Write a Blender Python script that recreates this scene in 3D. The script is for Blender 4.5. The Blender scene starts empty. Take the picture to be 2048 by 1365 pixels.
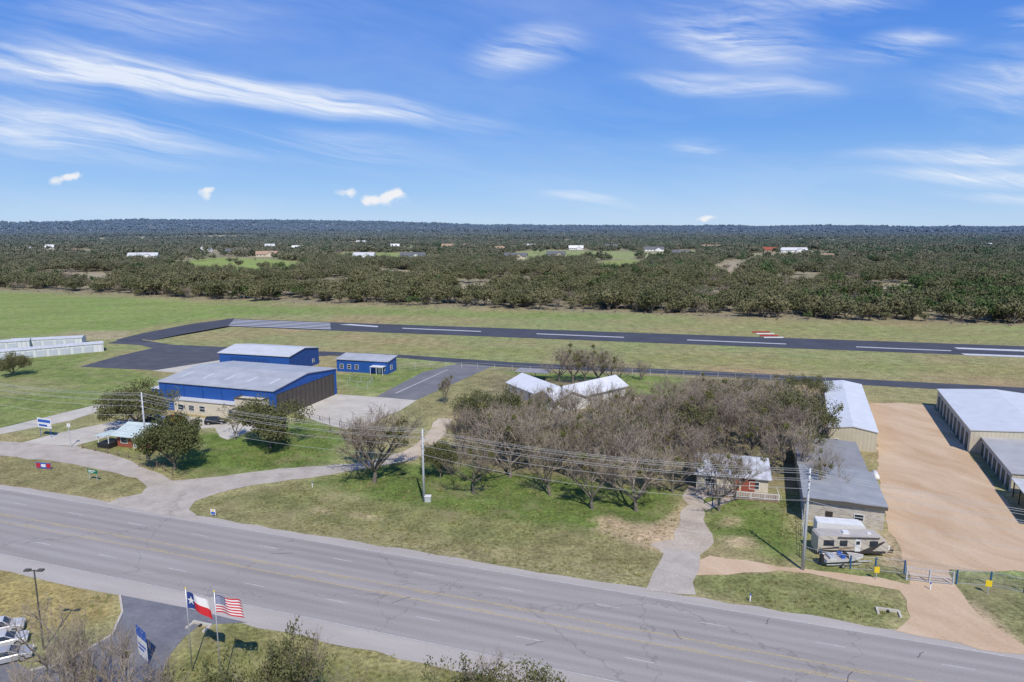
import bpy, math, random, bmesh
import numpy as np
from mathutils import Vector, Matrix
random.seed(7); rng=np.random.default_rng(7)
R=math.radians
scene=bpy.context.scene; COL=scene.collection
# ---------------- estimated camera; image pixels projected onto a flat ground plane ----------------
H=45.0; F=1365.0; HOR=455.0
PT=math.atan((682.5-HOR)/F); CP,SP=math.cos(PT),math.sin(PT)
def ray(u,v):
    dx=(u-1024)/F; dy=(682.5-v)/F
    return dx, CP+dy*SP, -SP+dy*CP
def P(u,v,z=0.0):
    x,y,k=ray(u,v); t=(z-H)/k
    return Vector((x*t,y*t,z))
def Ht(u,v,vt):
    b=P(u,v); x,y,k=ray(u,vt); return H+k/y*b.y
# ---------------- materials ----------------
def newmat(name):
    m=bpy.data.materials.new(name); m.use_nodes=True; nt=m.node_tree
    return m,nt,nt.nodes['Principled BSDF']
def N(nt,t,**k):
    n=nt.nodes.new(t)
    for a,b in k.items(): setattr(n,a,b)
    return n
MC={}
def mat(name,col,rough=.75,amt=.12,scale=1.5,metal=0,rib=None,ribstr=.4,detail=5):
    if name in MC: return MC[name]
    m,nt,b=newmat(name); L=nt.links.new
    tc=N(nt,'ShaderNodeTexCoord'); no=N(nt,'ShaderNodeTexNoise'); no.inputs['Scale'].default_value=scale; no.inputs['Detail'].default_value=detail
    L(tc.outputs['Object'],no.inputs['Vector'])
    mr=N(nt,'ShaderNodeMapRange'); mr.inputs[1].default_value=.3; mr.inputs[2].default_value=.7; mr.inputs[3].default_value=1-amt; mr.inputs[4].default_value=1+amt
    L(no.outputs['Fac'],mr.inputs[0])
    vm=N(nt,'ShaderNodeVectorMath',operation='SCALE'); vm.inputs[0].default_value=col[:3]; L(mr.outputs[0],vm.inputs['Scale'])
    out=vm.outputs[0]
    if rib:
        sx=N(nt,'ShaderNodeSeparateXYZ'); L(tc.outputs['Object'],sx.inputs[0])
        mu=N(nt,'ShaderNodeMath',operation='MULTIPLY'); mu.inputs[1].default_value=rib[1]; L(sx.outputs[rib[0]],mu.inputs[0])
        fr=N(nt,'ShaderNodeMath',operation='FRACT'); L(mu.outputs[0],fr.inputs[0])
        gt=N(nt,'ShaderNodeMath',operation='GREATER_THAN'); gt.inputs[1].default_value=.82; L(fr.outputs[0],gt.inputs[0])
        m2=N(nt,'ShaderNodeMapRange'); m2.inputs[3].default_value=1; m2.inputs[4].default_value=1-ribstr; L(gt.outputs[0],m2.inputs[0])
        v2=N(nt,'ShaderNodeVectorMath',operation='SCALE'); L(out,v2.inputs[0]); L(m2.outputs[0],v2.inputs['Scale']); out=v2.outputs[0]
    L(out,b.inputs['Base Color'])
    b.inputs['Roughness'].default_value=rough; b.inputs['Metallic'].default_value=metal
    MC[name]=m; return m
HAZE=(.18,.255,.345)  # bluish air haze, painted into leaf and twig colours with distance from origin
def leafmat(name,c1,c2,haze=True):
    m,nt,b=newmat(name); L=nt.links.new; nt.nodes.remove(b); b=N(nt,'ShaderNodeBsdfDiffuse')
    at=N(nt,'ShaderNodeAttribute',attribute_name='tint'); oi=N(nt,'ShaderNodeObjectInfo')
    mx=N(nt,'ShaderNodeMix',data_type='RGBA'); mx.inputs['A'].default_value=(*c1,1); mx.inputs['B'].default_value=(*c2,1)
    ad=N(nt,'ShaderNodeMath',operation='MULTIPLY_ADD'); ad.inputs[1].default_value=.65; L(oi.outputs['Random'],ad.inputs[0])
    hm=N(nt,'ShaderNodeMath',operation='MULTIPLY'); hm.inputs[1].default_value=.4; L(at.outputs['Fac'],hm.inputs[0]); L(hm.outputs[0],ad.inputs[2])
    L(ad.outputs[0],mx.inputs['Factor']); out=mx.outputs['Result']
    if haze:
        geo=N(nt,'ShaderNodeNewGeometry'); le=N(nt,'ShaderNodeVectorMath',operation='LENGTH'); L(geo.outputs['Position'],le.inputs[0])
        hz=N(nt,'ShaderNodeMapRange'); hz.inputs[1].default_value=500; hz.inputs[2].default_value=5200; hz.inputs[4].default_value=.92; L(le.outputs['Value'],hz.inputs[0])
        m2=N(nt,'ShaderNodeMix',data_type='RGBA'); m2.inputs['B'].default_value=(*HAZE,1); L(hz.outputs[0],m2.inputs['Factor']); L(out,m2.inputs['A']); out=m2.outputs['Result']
    L(out,b.inputs['Color']); L(b.outputs[0],nt.nodes['Material Output'].inputs['Surface']); return m
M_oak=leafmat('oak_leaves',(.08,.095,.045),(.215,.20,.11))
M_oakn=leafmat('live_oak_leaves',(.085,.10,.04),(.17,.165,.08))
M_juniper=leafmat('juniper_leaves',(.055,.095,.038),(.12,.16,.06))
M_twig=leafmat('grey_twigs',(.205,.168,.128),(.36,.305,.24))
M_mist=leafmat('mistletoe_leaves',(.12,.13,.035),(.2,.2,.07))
M_bark=mat('bark',(.17,.145,.115),.95,.35,3)
# ---------------- mesh helpers ----------------
class MB:
    def __init__(s): s.v=[];s.f=[];s.m=[];s.t=[]
    def add(s,vs,fs,mi=0,tint=0):
        o=len(s.v); s.v+=[tuple(v) for v in vs]
        for f in fs: s.f.append([o+i for i in f]); s.m.append(mi); s.t.append(tint)
        return s
    def box(s,x0,y0,z0,x1,y1,z1,mi=0):
        return s.add([(x0,y0,z0),(x1,y0,z0),(x1,y1,z0),(x0,y1,z0),(x0,y0,z1),(x1,y0,z1),(x1,y1,z1),(x0,y1,z1)],
          [(0,3,2,1),(4,5,6,7),(0,1,5,4),(1,2,6,5),(2,3,7,6),(3,0,4,7)],mi)
    def prism(s,prof,y0,y1,mi=0):
        n=len(prof); a=[(x,y0,z) for x,z in prof]; b=[(x,y1,z) for x,z in prof]
        s.add(a+b,[tuple(range(n)),tuple(range(2*n-1,n-1,-1))]+[(i,i+n,(i+1)%n+n,(i+1)%n) for i in range(n)],mi); return s
    def prismx(s,prof,x0,x1,mi=0):
        n=len(prof); a=[(x0,y,z) for y,z in prof]; b=[(x1,y,z) for y,z in prof]
        s.add(a+b,[tuple(range(n-1,-1,-1)),tuple(range(n,2*n))]+[(i,(i+1)%n,(i+1)%n+n,i+n) for i in range(n)],mi); return s
    def tube(s,pts,rads,sides=6,mi=0,tint=0,cap=True):
        rings=[]
        for i,p in enumerate(pts):
            d=(pts[min(i+1,len(pts)-1)]-pts[max(i-1,0)])
            d=d.normalized() if d.length>1e-6 else Vector((0,0,1))
            a=d.orthogonal().normalized(); b=d.cross(a)
            rings.append([p+(a*math.cos(2*math.pi*k/sides)+b*math.sin(2*math.pi*k/sides))*rads[i] for k in range(sides)])
        vs=[v for r in rings for v in r]; fs=[]
        for i in range(len(pts)-1):
            for k in range(sides):
                fs.append((i*sides+k,i*sides+(k+1)%sides,(i+1)*sides+(k+1)%sides,(i+1)*sides+k))
        if cap: fs+= [tuple(range(sides-1,-1,-1)),tuple((len(pts)-1)*sides+k for k in range(sides))]
        return s.add(vs,fs,mi,tint)
    def cyl(s,a,b,r,sides=8,mi=0,r2=None): return s.tube([Vector(a),Vector(b)],[r,r if r2 is None else r2],sides,mi)
    def obj(s,name,mats,parent=None,loc=None,rz=0,tint=False,smooth=False):
        me=bpy.data.meshes.new(name); me.from_pydata(s.v,[],s.f)
        for m in (mats if isinstance(mats,(list,tuple)) else [mats]): me.materials.append(m)
        me.polygons.foreach_set('material_index',s.m)
        if smooth: me.polygons.foreach_set('use_smooth',[True]*len(s.f))
        if tint:
            at=me.attributes.new('tint','FLOAT','FACE'); at.data.foreach_set('value',s.t)
        me.update(); o=bpy.data.objects.new(name,me); COL.objects.link(o)
        if parent: o.parent=parent
        if loc is not None: o.location=loc
        o.rotation_euler[2]=rz
        return o
def empty(name,label,cat,loc=(0,0,0),rz=0,group=None):
    o=bpy.data.objects.new(name,None); COL.objects.link(o); o.location=loc; o.rotation_euler[2]=rz; o.empty_display_size=.5
    o['label']=label; o['category']=cat
    if group: o['group']=group
    return o
def tag(o,label,cat,group=None):
    o['label']=label;o['category']=cat
    if group:o['group']=group
    return o
def clone(root,loc,rz=0,sc=1,label=None):
    n=root.copy(); COL.objects.link(n); n.location=loc; n.rotation_euler[2]=rz; n.scale=(sc,sc,sc) if not isinstance(sc,tuple) else sc
    if label: n['label']=label
    def rec(a,b):
        for c in list(a.children):
            if c is n: continue
            k=c.copy(); COL.objects.link(k); k.parent=b; rec(c,k)
    rec(root,n); return n
# ---------------- numpy noise ----------------
def vnoise(x,y,s,seed=0):
    x=x/s+1000;y=y/s+1000; xi=np.floor(x);yi=np.floor(y);fx=x-xi;fy=y-yi
    fx=fx*fx*(3-2*fx);fy=fy*fy*(3-2*fy)
    def h(a,b):
        t=np.sin(a*127.1+b*311.7+seed*74.7)*43758.5453; return t-np.floor(t)
    return (h(xi,yi)*(1-fx)+h(xi+1,yi)*fx)*(1-fy)+(h(xi,yi+1)*(1-fx)+h(xi+1,yi+1)*fx)*fy
def fbm(x,y,s,seed=0):
    return .5*vnoise(x,y,s,seed)+.3*vnoise(x,y,s/2.3,seed+1)+.2*vnoise(x,y,s/5.1,seed+2)
def sstep(a,b,x): t=np.clip((x-a)/(b-a),0,1); return t*t*(3-2*t)
def sdist(X,Y,poly):
    n=len(poly); d=np.full(X.shape,1e12); ins=np.zeros(X.shape,bool)
    for i in range(n):
        ax,ay=poly[i][:2]; bx,by=poly[(i+1)%n][:2]
        ex,ey=bx-ax,by-ay; wx,wy=X-ax,Y-ay
        t=np.clip((wx*ex+wy*ey)/(ex*ex+ey*ey+1e-9),0,1)
        d=np.minimum(d,(wx-ex*t)**2+(wy-ey*t)**2)
        c=((ay>Y)!=(by>Y))&(X<(bx-ax)*(Y-ay)/((by-ay) if by!=ay else 1e-9)+ax); ins^=c
    return np.sqrt(d)*np.where(ins,1,-1)
def elev(x,y):
    x=np.asarray(x,float);y=np.asarray(y,float)
    r=sstep(2500,9500,y)*(1-.6*sstep(10500,20000,y))
    left=np.exp(-((x+3900)/3000)**2)
    z=r*(30+95*left+ 24*(fbm(x,y,2600,5)-.5)*2+ 22*(fbm(x,y,800,9)-.5)*2)
    z+=sstep(1500,3500,y)*14*(fbm(x,y,1100,3)-.4)
    return z
# ---------------- ground ----------------
def geo(a,b,n): return list(np.geomspace(a,b,n))
xs=[-v for v in geo(172,32000,70)][::-1]+list(np.arange(-168,168.1,1.3))+geo(172,32000,70)
ys=[-v for v in geo(20,9000,20)][::-1]+list(np.arange(-10,40,5))+list(np.arange(40,300,1.1))+geo(302,40000,210)
xs=np.array(xs);ys=np.array(ys); X,Y=np.meshgrid(xs,ys); X=X.ravel();Y=Y.ravel()
Z=elev(X,Y); nx,ny=len(xs),len(ys)
C=np.zeros((len(X),3)); C[:]=(.285,.262,.118)
n1=fbm(X,Y,38,1); n2=fbm(X,Y,9,4); n3=fbm(X,Y,3,8)
C+= (n1[:,None]-.5)*np.array([-.14,.02,-.04])*1.3
LEFTG=(.165,.215,.058)
def paint(pts,col,fe=3,st=1,nz=1.0,noise=n2):
    global C
    poly=[P(*p) for p in pts]; sd=sdist(X,Y,poly)
    w=sstep(-fe,fe,sd+(noise-.5)*2.5*fe*nz)*st; C=C*(1-w[:,None])+np.array(col)*w[:,None]
far_edge=[(-900,572),(0,582),(200,589),(450,602),(720,610),(960,617),(1240,626),(1500,637),(2048,652),(2900,676)]
paint(far_edge+[(2900,470),(2400,457.2),(-300,457.2),(-900,470)],(.27,.235,.15),6,1)
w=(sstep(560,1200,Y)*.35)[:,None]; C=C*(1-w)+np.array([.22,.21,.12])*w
w=sstep(900,5000,Y)[:,None]*.85; C=C*(1-w)+np.array([.18,.235,.28])*w  # distance haze painted into the ground colour, bluer further out
def field(pts,col,fe=10,st=1): paint(pts,col,fe,st,.6,n1)
fields=[[(325,550),(350,524),(440,515),(560,519),(640,532),(600,547),(470,557)],
 [(640,514),(690,505),(800,506),(900,516),(880,528),(700,528)],[(1180,547),(1195,524),(1260,519),(1305,530),(1255,550)],
 [(1000,507),(1080,500),(1150,502),(1250,503),(1300,508),(1260,518),(1050,522)],[(1010,530),(1090,524),(1100,531),(1020,537)],
 [(760,500),(830,493),(940,499),(860,507)],[(1470,509),(1640,503),(1680,515),(1500,519)],[(180,524),(320,513),(330,527),(200,536)],
 [(420,500),(560,494),(600,502),(470,508)],[(1280,506),(1390,500),(1400,517),(1290,518)],[(40,502),(170,498),(220,507),(80,512)],[(980,482),(1300,479),(1330,484),(1000,487)],[(150,478),(500,474),(560,479),(200,484)],[(620,488),(760,484),(800,490),(650,494)],[(1500,482),(1750,479),(1800,484),(1520,488)]]
fcol=[(.25,.32,.09),(.26,.31,.11),(.24,.28,.09),(.26,.3,.12),(.24,.28,.09),(.26,.3,.14),(.34,.31,.19),(.34,.31,.19),(.33,.31,.2),(.3,.3,.16),(.33,.31,.2),(.32,.36,.19),(.3,.31,.2),(.3,.33,.2),(.3,.32,.2)]
for a,b in zip(fields,fcol): field(a,b)
tanf=[[(1425,552),(1435,530),(1470,519),(1500,528),(1478,554)],[(60,560),(90,545),(300,547),(310,562),(160,571)],[(1680,587),(1700,571),(1800,567),(1840,578),(1760,592)],[(1000,562),(1060,551),(1110,560),(1040,570)],[(1540,562),(1640,555),(1620,568),(1560,570)],[(380,582),(520,571),(640,578),(540,590)],[(680,545),(760,538),(860,545),(780,555)],[(1700,530),(1850,524),(1900,532),(1760,540)],[(860,575),(950,568),(1020,578),(940,585)]]
for a in tanf: field(a,(.38,.32,.215),8,.9)
paint([(-400,576),(0,586),(150,590),(420,608),(620,622),(470,634),(360,645),(240,662),(-400,690)],(.20,.275,.07),8,.8)
paint([(420,610),(720,616),(1000,624),(1240,632),(1240,640),(700,630),(450,632)],(.19,.255,.07),6,.7)
paint([(1240,640),(1700,652),(2300,672),(2300,690),(1500,672)],(.25,.265,.095),6,.6)
paint([(700,690),(1300,705),(2300,745),(2300,765),(1300,728),(800,705)],(.24,.25,.085),6,.6)
paint([(150,660),(260,665),(230,680),(130,678)],(.40,.32,.2),4,.7)
paint([(-500,700),(210,690),(160,735),(310,742),(330,760),(290,800),(0,856),(-500,950)],LEFTG,4,.85)
paint([(-300,745),(60,755),(200,770),(60,790),(-300,800)],(.28,.265,.12),5,.6)
paint([(660,750),(760,748),(800,735),(880,735),(770,785),(700,785)],(.17,.22,.06),3,.9)
paint([(840,800),(940,745),(1030,735),(1000,760),(880,835),(800,835)],(.24,.22,.10),3,.8)
paint([(300,870),(420,865),(620,845),(690,860),(700,905),(600,940),(440,955),(355,950),(320,925)],(.12,.175,.038),3,.95)
paint([(0,885),(120,870),(240,850),(300,880),(300,925),(150,895)],(.18,.20,.065),2,.8)
paint([(0,905),(100,918),(200,938),(270,960),(290,975),(270,990),(150,990),(0,965)],(.22,.205,.09),2,.9)
paint([(870,945),(960,800),(1020,740),(1600,765),(1700,900),(1600,985),(1350,990),(1000,960)],(.20,.18,.10),4,.9)
paint([(1020,745),(1350,752),(1380,790),(1280,790),(1200,762),(1060,760)],(.17,.23,.055),3,.9)
paint([(600,965),(760,925),(900,930),(1000,950),(1360,980),(1375,1020),(1350,1060),(1180,1075),(850,1020),(620,988)],(.115,.165,.038),3,.95)
paint([(1405,1000),(1598,985),(1602,1115),(1560,1120),(1420,1085),(1400,1040)],(.13,.178,.042),2.5,.95)
paint([(370,1015),(600,958),(640,985),(1320,1098),(1300,1185),(800,1110),(420,1040)],(.225,.205,.092),2,.9)
paint([(420,1000),(600,975),(1000,1050),(1200,1090),(1000,1090),(600,1025)],(.17,.185,.065),3,.7)
paint([(700,1075),(1000,1105),(1290,1150),(1290,1175),(900,1115)],(.29,.25,.13),2,.6)
paint([(1380,1160),(1420,1140),(1600,1155),(1800,1210),(1810,1235),(1760,1260),(1560,1225),(1400,1195)],(.17,.185,.065),2,.9)
paint([(1600,1125),(1800,1145),(1815,1165),(1780,1180),(1640,1150)],(.16,.19,.06),1.5,.9)
paint([(1890,1175),(2048,1145),(2300,1180),(2300,1400),(2048,1300),(1950,1230)],(.2,.195,.085),2,.9)
paint([(-300,1090),(0,1128),(240,1188),(235,1230),(150,1260),(-300,1300)],(.33,.26,.10),1.5,.9)
paint([(300,1330),(420,1262),(500,1248),(940,1335),(1300,1420),(1300,1700),(200,1700)],(.19,.19,.065),2,.9)
paint([(560,1270),(900,1330),(860,1345),(600,1290)],(.30,.255,.12),2,.7)
for pts in ([(1180,1060),(1230,1048),(1330,1050),(1350,1085),(1250,1080)],[(1190,1040),(1220,1036),(1250,1046),(1200,1050)],
            [(1436,1046),(1450,1036),(1478,1038),(1480,1052),(1450,1056)],[(625,1015),(650,1016),(660,1025),(635,1024)],[(1330,1040),(1372,1000),(1372,1080),(1310,1100),(1270,1085)],
            [(1770,1040),(1800,1100),(1830,1140),(1780,1130),(1760,1080)],[(1900,1205),(1960,1200),(2040,1290),(1960,1280),(1910,1240)],[(700,1022),(740,1028),(760,1040),(710,1034)],[(1440,1075),(1500,1070),(1520,1095),(1450,1095)]):
    paint(pts,(.50,.37,.235),1.2,.75)
C*= (0.74+.52*n3)[:,None]; C=np.clip(C,.01,1)
me=bpy.data.meshes.new('ground'); me.vertices.add(len(X)); me.vertices.foreach_set('co',np.stack([X,Y,Z],1).ravel())
i=np.arange((nx-1)*(ny-1)); r=i//(nx-1); c=i%(nx-1); a=r*nx+c
quads=np.stack([a,a+1,a+nx+1,a+nx],1).ravel()
me.loops.add(len(quads)); me.loops.foreach_set('vertex_index',quads)
me.polygons.add(len(i)); me.polygons.foreach_set('loop_start',np.arange(len(i))*4); me.polygons.foreach_set('loop_total',np.full(len(i),4))
me.update(calc_edges=True)
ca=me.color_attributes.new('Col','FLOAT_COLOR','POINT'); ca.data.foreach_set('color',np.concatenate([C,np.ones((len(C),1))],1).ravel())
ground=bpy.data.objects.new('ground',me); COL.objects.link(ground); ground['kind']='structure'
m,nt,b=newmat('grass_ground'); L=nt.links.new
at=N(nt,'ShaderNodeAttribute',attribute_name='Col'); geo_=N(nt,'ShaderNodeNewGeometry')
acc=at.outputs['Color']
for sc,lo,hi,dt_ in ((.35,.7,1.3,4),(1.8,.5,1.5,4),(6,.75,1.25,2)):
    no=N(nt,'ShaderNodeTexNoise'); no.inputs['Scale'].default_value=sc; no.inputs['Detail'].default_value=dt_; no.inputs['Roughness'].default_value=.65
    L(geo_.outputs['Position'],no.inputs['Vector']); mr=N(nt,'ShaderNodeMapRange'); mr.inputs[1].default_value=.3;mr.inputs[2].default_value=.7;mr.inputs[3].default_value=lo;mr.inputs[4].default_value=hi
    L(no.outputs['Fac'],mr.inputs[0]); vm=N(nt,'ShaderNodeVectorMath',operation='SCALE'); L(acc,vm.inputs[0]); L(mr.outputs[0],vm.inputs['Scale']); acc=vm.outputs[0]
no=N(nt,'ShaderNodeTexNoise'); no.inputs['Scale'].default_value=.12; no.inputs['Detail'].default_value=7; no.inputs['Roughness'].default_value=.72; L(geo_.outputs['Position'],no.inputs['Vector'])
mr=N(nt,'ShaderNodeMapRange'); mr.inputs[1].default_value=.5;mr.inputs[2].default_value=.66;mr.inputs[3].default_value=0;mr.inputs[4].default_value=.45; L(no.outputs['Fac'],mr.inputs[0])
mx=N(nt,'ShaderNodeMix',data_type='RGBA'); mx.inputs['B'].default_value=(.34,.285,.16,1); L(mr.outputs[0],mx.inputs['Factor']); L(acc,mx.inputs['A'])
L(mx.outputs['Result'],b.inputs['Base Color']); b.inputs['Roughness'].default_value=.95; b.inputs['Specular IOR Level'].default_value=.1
me.materials.append(m)
# ---------------- sheets ----------------
def groundmat(name,c1,c2,sc=.3,rough=.9,fine=8,fa=.15,crack=0,stretch=None,cdark=.85,ruts=0,rot=0):
    m,nt,b=newmat(name); L=nt.links.new; tc=N(nt,'ShaderNodeTexCoord'); src=tc.outputs['Object']; s2=src
    if rot:
        # soft wandering tyre marks: warped before being drawn out along the yard
        nw=N(nt,'ShaderNodeTexNoise'); nw.inputs['Scale'].default_value=.06; nw.inputs['Detail'].default_value=2; L(src,nw.inputs['Vector'])
        vw=N(nt,'ShaderNodeVectorMath',operation='MULTIPLY_ADD'); vw.inputs[1].default_value=(14,14,0); L(nw.outputs['Color'],vw.inputs[0]); L(src,vw.inputs[2])
        m0=N(nt,'ShaderNodeMapping'); m0.inputs['Rotation'].default_value=(0,0,rot); L(vw.outputs[0],m0.inputs['Vector']); s2=m0.outputs[0]
    if stretch:
        mp=N(nt,'ShaderNodeMapping'); mp.inputs['Scale'].default_value=stretch; L(s2,mp.inputs['Vector']); s2=mp.outputs[0]
    no=N(nt,'ShaderNodeTexNoise'); no.inputs['Scale'].default_value=sc; no.inputs['Detail'].default_value=6; no.inputs['Roughness'].default_value=.6; L(s2,no.inputs['Vector'])
    mr=N(nt,'ShaderNodeMapRange'); mr.inputs[1].default_value=.25 if rot else .35; mr.inputs[2].default_value=.75 if rot else .65; L(no.outputs['Fac'],mr.inputs[0])
    mx=N(nt,'ShaderNodeMix',data_type='RGBA'); mx.inputs['A'].default_value=(*c1,1); mx.inputs['B'].default_value=(*c2,1); L(mr.outputs[0],mx.inputs['Factor'])
    nf=N(nt,'ShaderNodeTexNoise'); nf.inputs['Scale'].default_value=fine; nf.inputs['Detail'].default_value=3; L(src,nf.inputs['Vector'])
    m2=N(nt,'ShaderNodeMapRange'); m2.inputs[1].default_value=.3; m2.inputs[2].default_value=.7; m2.inputs[3].default_value=1-fa; m2.inputs[4].default_value=1+fa; L(nf.outputs['Fac'],m2.inputs[0])
    vm=N(nt,'ShaderNodeVectorMath',operation='SCALE'); L(mx.outputs['Result'],vm.inputs[0]); L(m2.outputs[0],vm.inputs['Scale']); out=vm.outputs[0]
    if crack:
        vo=N(nt,'ShaderNodeTexVoronoi',feature='DISTANCE_TO_EDGE'); vo.inputs['Scale'].default_value=crack
        nd=N(nt,'ShaderNodeTexNoise'); nd.inputs['Scale'].default_value=.5; nd.inputs['Detail'].default_value=3; L(src,nd.inputs['Vector'])
        va=N(nt,'ShaderNodeVectorMath',operation='MULTIPLY_ADD'); va.inputs[1].default_value=(5,5,0); L(nd.outputs['Color'],va.inputs[0]); L(src,va.inputs[2]); L(va.outputs[0],vo.inputs['Vector'])
        m3=N(nt,'ShaderNodeMapRange'); m3.inputs[1].default_value=.002; m3.inputs[2].default_value=.006; m3.inputs[3].default_value=cdark; m3.inputs[4].default_value=1; L(vo.outputs['Distance'],m3.inputs[0])
        v3=N(nt,'ShaderNodeVectorMath',operation='SCALE'); L(out,v3.inputs[0]); L(m3.outputs[0],v3.inputs['Scale']); out=v3.outputs[0]
    if ruts:
        sy=N(nt,'ShaderNodeSeparateXYZ'); L(src,sy.inputs[0]); mu=N(nt,'ShaderNodeMath',operation='MULTIPLY'); mu.inputs[1].default_value=2*math.pi/1.83; L(sy.outputs['Y'],mu.inputs[0])
        si=N(nt,'ShaderNodeMath',operation='SINE'); L(mu.outputs[0],si.inputs[0]); m4=N(nt,'ShaderNodeMapRange'); m4.inputs[1].default_value=-1; m4.inputs[3].default_value=1-ruts; m4.inputs[4].default_value=1+ruts; L(si.outputs[0],m4.inputs[0])
        v4=N(nt,'ShaderNodeVectorMath',operation='SCALE'); L(out,v4.inputs[0]); L(m4.outputs[0],v4.inputs['Scale']); out=v4.outputs[0]
    L(out,b.inputs['Base Color']); b.inputs['Roughness'].default_value=rough; b.inputs['Specular IOR Level'].default_value=.25
    return m
M_road=groundmat('worn_asphalt',(.285,.262,.238),(.345,.32,.293),.5,.9,5,.07,.05,(.06,.9,1),.82,.05)
M_should=groundmat('shoulder_asphalt',(.38,.345,.305),(.45,.41,.365),.4,.9,5,.08,0,(.15,.8,1))
M_front=groundmat('gravelly_asphalt',(.38,.335,.28),(.48,.43,.365),.35,.95,4,.12,.06)
M_drive=groundmat('tan_grey_drive',(.42,.35,.27),(.50,.43,.345),.35,.95,3,.15)
M_path=groundmat('tan_gravel',(.46,.37,.26),(.57,.48,.36),.3,.95,4,.2)
M_dirt=groundmat('caliche_dirt',(.44,.29,.165),(.62,.475,.325),.14,.95,3,.07,0,(1.6,.45,1),.85,0,R(-24))
M_conc=groundmat('pale_concrete',(.46,.42,.35),(.55,.51,.43),.25,.9,2,.05)
M_run=groundmat('runway_asphalt',(.058,.062,.076),(.078,.082,.098),.1,.85,2,.1)
M_apron=groundmat('dark_asphalt',(.072,.074,.088),(.10,.103,.115),.2,.85,2,.1)
M_ramp=groundmat('grey_asphalt',(.15,.15,.155),(.20,.195,.195),.2,.85,2,.1)
M_lotasph=groundmat('car_park_asphalt',(.15,.15,.165),(.20,.20,.21),.3,.85,2,.1)
M_paint=mat('white_road_paint',(.50,.485,.46),.7,.2,2); M_rpaint=mat('white_runway_paint',(.55,.55,.55),.7,.15,1); M_yel=mat('yellow_road_paint',(.47,.36,.16),.7,.2,2)
def sheet(name,pts,z,m,jit=.35,step=2.0,world=False,kind='structure'):
    w=[Vector(p) if world else P(*p) for p in pts]; out=[]
    for i in range(len(w)):
        a,b_=w[i],w[(i+1)%len(w)]; n=max(1,min(60,int((b_-a).length/step))); d=(b_-a).normalized(); nrm=Vector((-d.y,d.x,0))
        for k in range(n):
            p=a.lerp(b_,k/n)
            if jit: p=p+nrm*jit*(float(vnoise(np.array(p.x),np.array(p.y),1.9,2))-.5)*2
            out.append((p.x,p.y,z))
    bm=bmesh.new(); f=bm.faces.new([bm.verts.new(p) for p in out]); bmesh.ops.triangulate(bm,faces=[f],ngon_method='EAR_CLIP')
    for f in bm.faces:
        f.normal_update()
        if f.normal.z<0: f.normal_flip()
    me=bpy.data.meshes.new(name); bm.to_mesh(me); bm.free(); me.materials.append(m); o=bpy.data.objects.new(name,me); COL.objects.link(o)
    if kind: o['kind']=kind
    return o
e0=P(0,968);e1=P(1300,1180); RA=math.atan2(e1.y-e0.y,e1.x-e0.x); rd=Vector((math.cos(RA),math.sin(RA),0)); rn=Vector((-rd.y,rd.x,0))
dt=e0.dot(rn)
def strip(name,d0,d1,z,m,x0=-500,x1=400,jit=0):
    mb=MB(); n=int((x1-x0)/3) if jit else 1; vs=[];
    for k in range(n+1):
        x=x0+(x1-x0)*k/n; vs+=[(x,d0+jit*(random.random()-.5),z),(x,d1+jit*(random.random()-.5),z)]
    mb.add(vs,[(2*k,2*k+2,2*k+3,2*k+1) for k in range(n)])
    o=mb.obj(name,m,rz=RA); o['kind']='structure'; return o
strip('highway_shoulder',dt-22.3,dt,.012,M_should,jit=.6)
strip('highway',dt-19.0,dt-1.7,.020,M_road)
def line(d,w,m,name,dash=None,off=0,z=.026,x0=-420,x1=330):
    mb=MB()
    if dash:
        x=x0+off
        while x<x1: mb.add([(x,d-w/2,z),(x+dash[0],d-w/2,z),(x+dash[0],d+w/2,z),(x,d+w/2,z)],[(0,1,2,3)]); x+=dash[1]
    else: mb.add([(x0,d-w/2,z),(x1,d-w/2,z),(x1,d+w/2,z),(x0,d+w/2,z)],[(0,1,2,3)])
    o=mb.obj(name,m,rz=RA); o['kind']='structure'
line(dt-1.75,.11,M_paint,'road_marking'); line(dt-18.9,.11,M_paint,'road_marking')
line(dt-5.4,.11,M_paint,'road_marking',(3,12.2),3); line(dt-14.7,.11,M_paint,'road_marking',(3,12.2),8)
line(dt-9.2,.14,M_yel,'road_marking'); line(dt-11.3,.14,M_yel,'road_marking'); line(dt-9.55,.11,M_yel,'road_marking',(3,12.2),5); line(dt-10.95,.11,M_yel,'road_marking',(3,12.2),1)
M_tar=mat('tar_seal',(.10,.095,.09),.6,.1,2)
for (x,d,l,a_) in ((-38,-13,2.5,.9),(-5,-8,1.8,-1.0),(12,-12.5,3,1.2),(35,-13,2.2,1.35),(37,-12.6,1.8,-.9),(39,-7,1.6,1.2),(44,-15,1.9,.8),(-60,-7,3,.4),(62,-11,2,1.5),(20,-5,1.5,1.0),(-20,-16,2,.7),(5,-3.5,1.4,1.3)):
    p=[Vector((x+l*t*math.cos(a_)+.12*math.sin(t*7),dt+d+l*t*math.sin(a_),.03)) for t in (0,.35,.7,1)]; mb=MB(); n_=Vector((-math.sin(a_),math.cos(a_),0))*.045
    mb.add([q-n_ for q in p]+[q+n_ for q in p],[(k,k+1,k+5,k+4) for k in range(3)]); o=mb.obj('road_crack_seal',M_tar,rz=RA); o['kind']='structure'
sheet('frontage_road',[(-500,865),(0,883),(150,893),(240,915),(300,940),(345,962),(450,952),(560,937),(640,932),(700,928),(790,913),(800,924),(700,944),(610,957),(500,972),(430,987),(392,1003),(376,1020),(400,1042),(300,1025),(210,1008),(240,996),(285,988),(292,974),(270,957),(190,937),(100,922),(0,912),(-500,910)],.024,M_front,.4)
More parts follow.
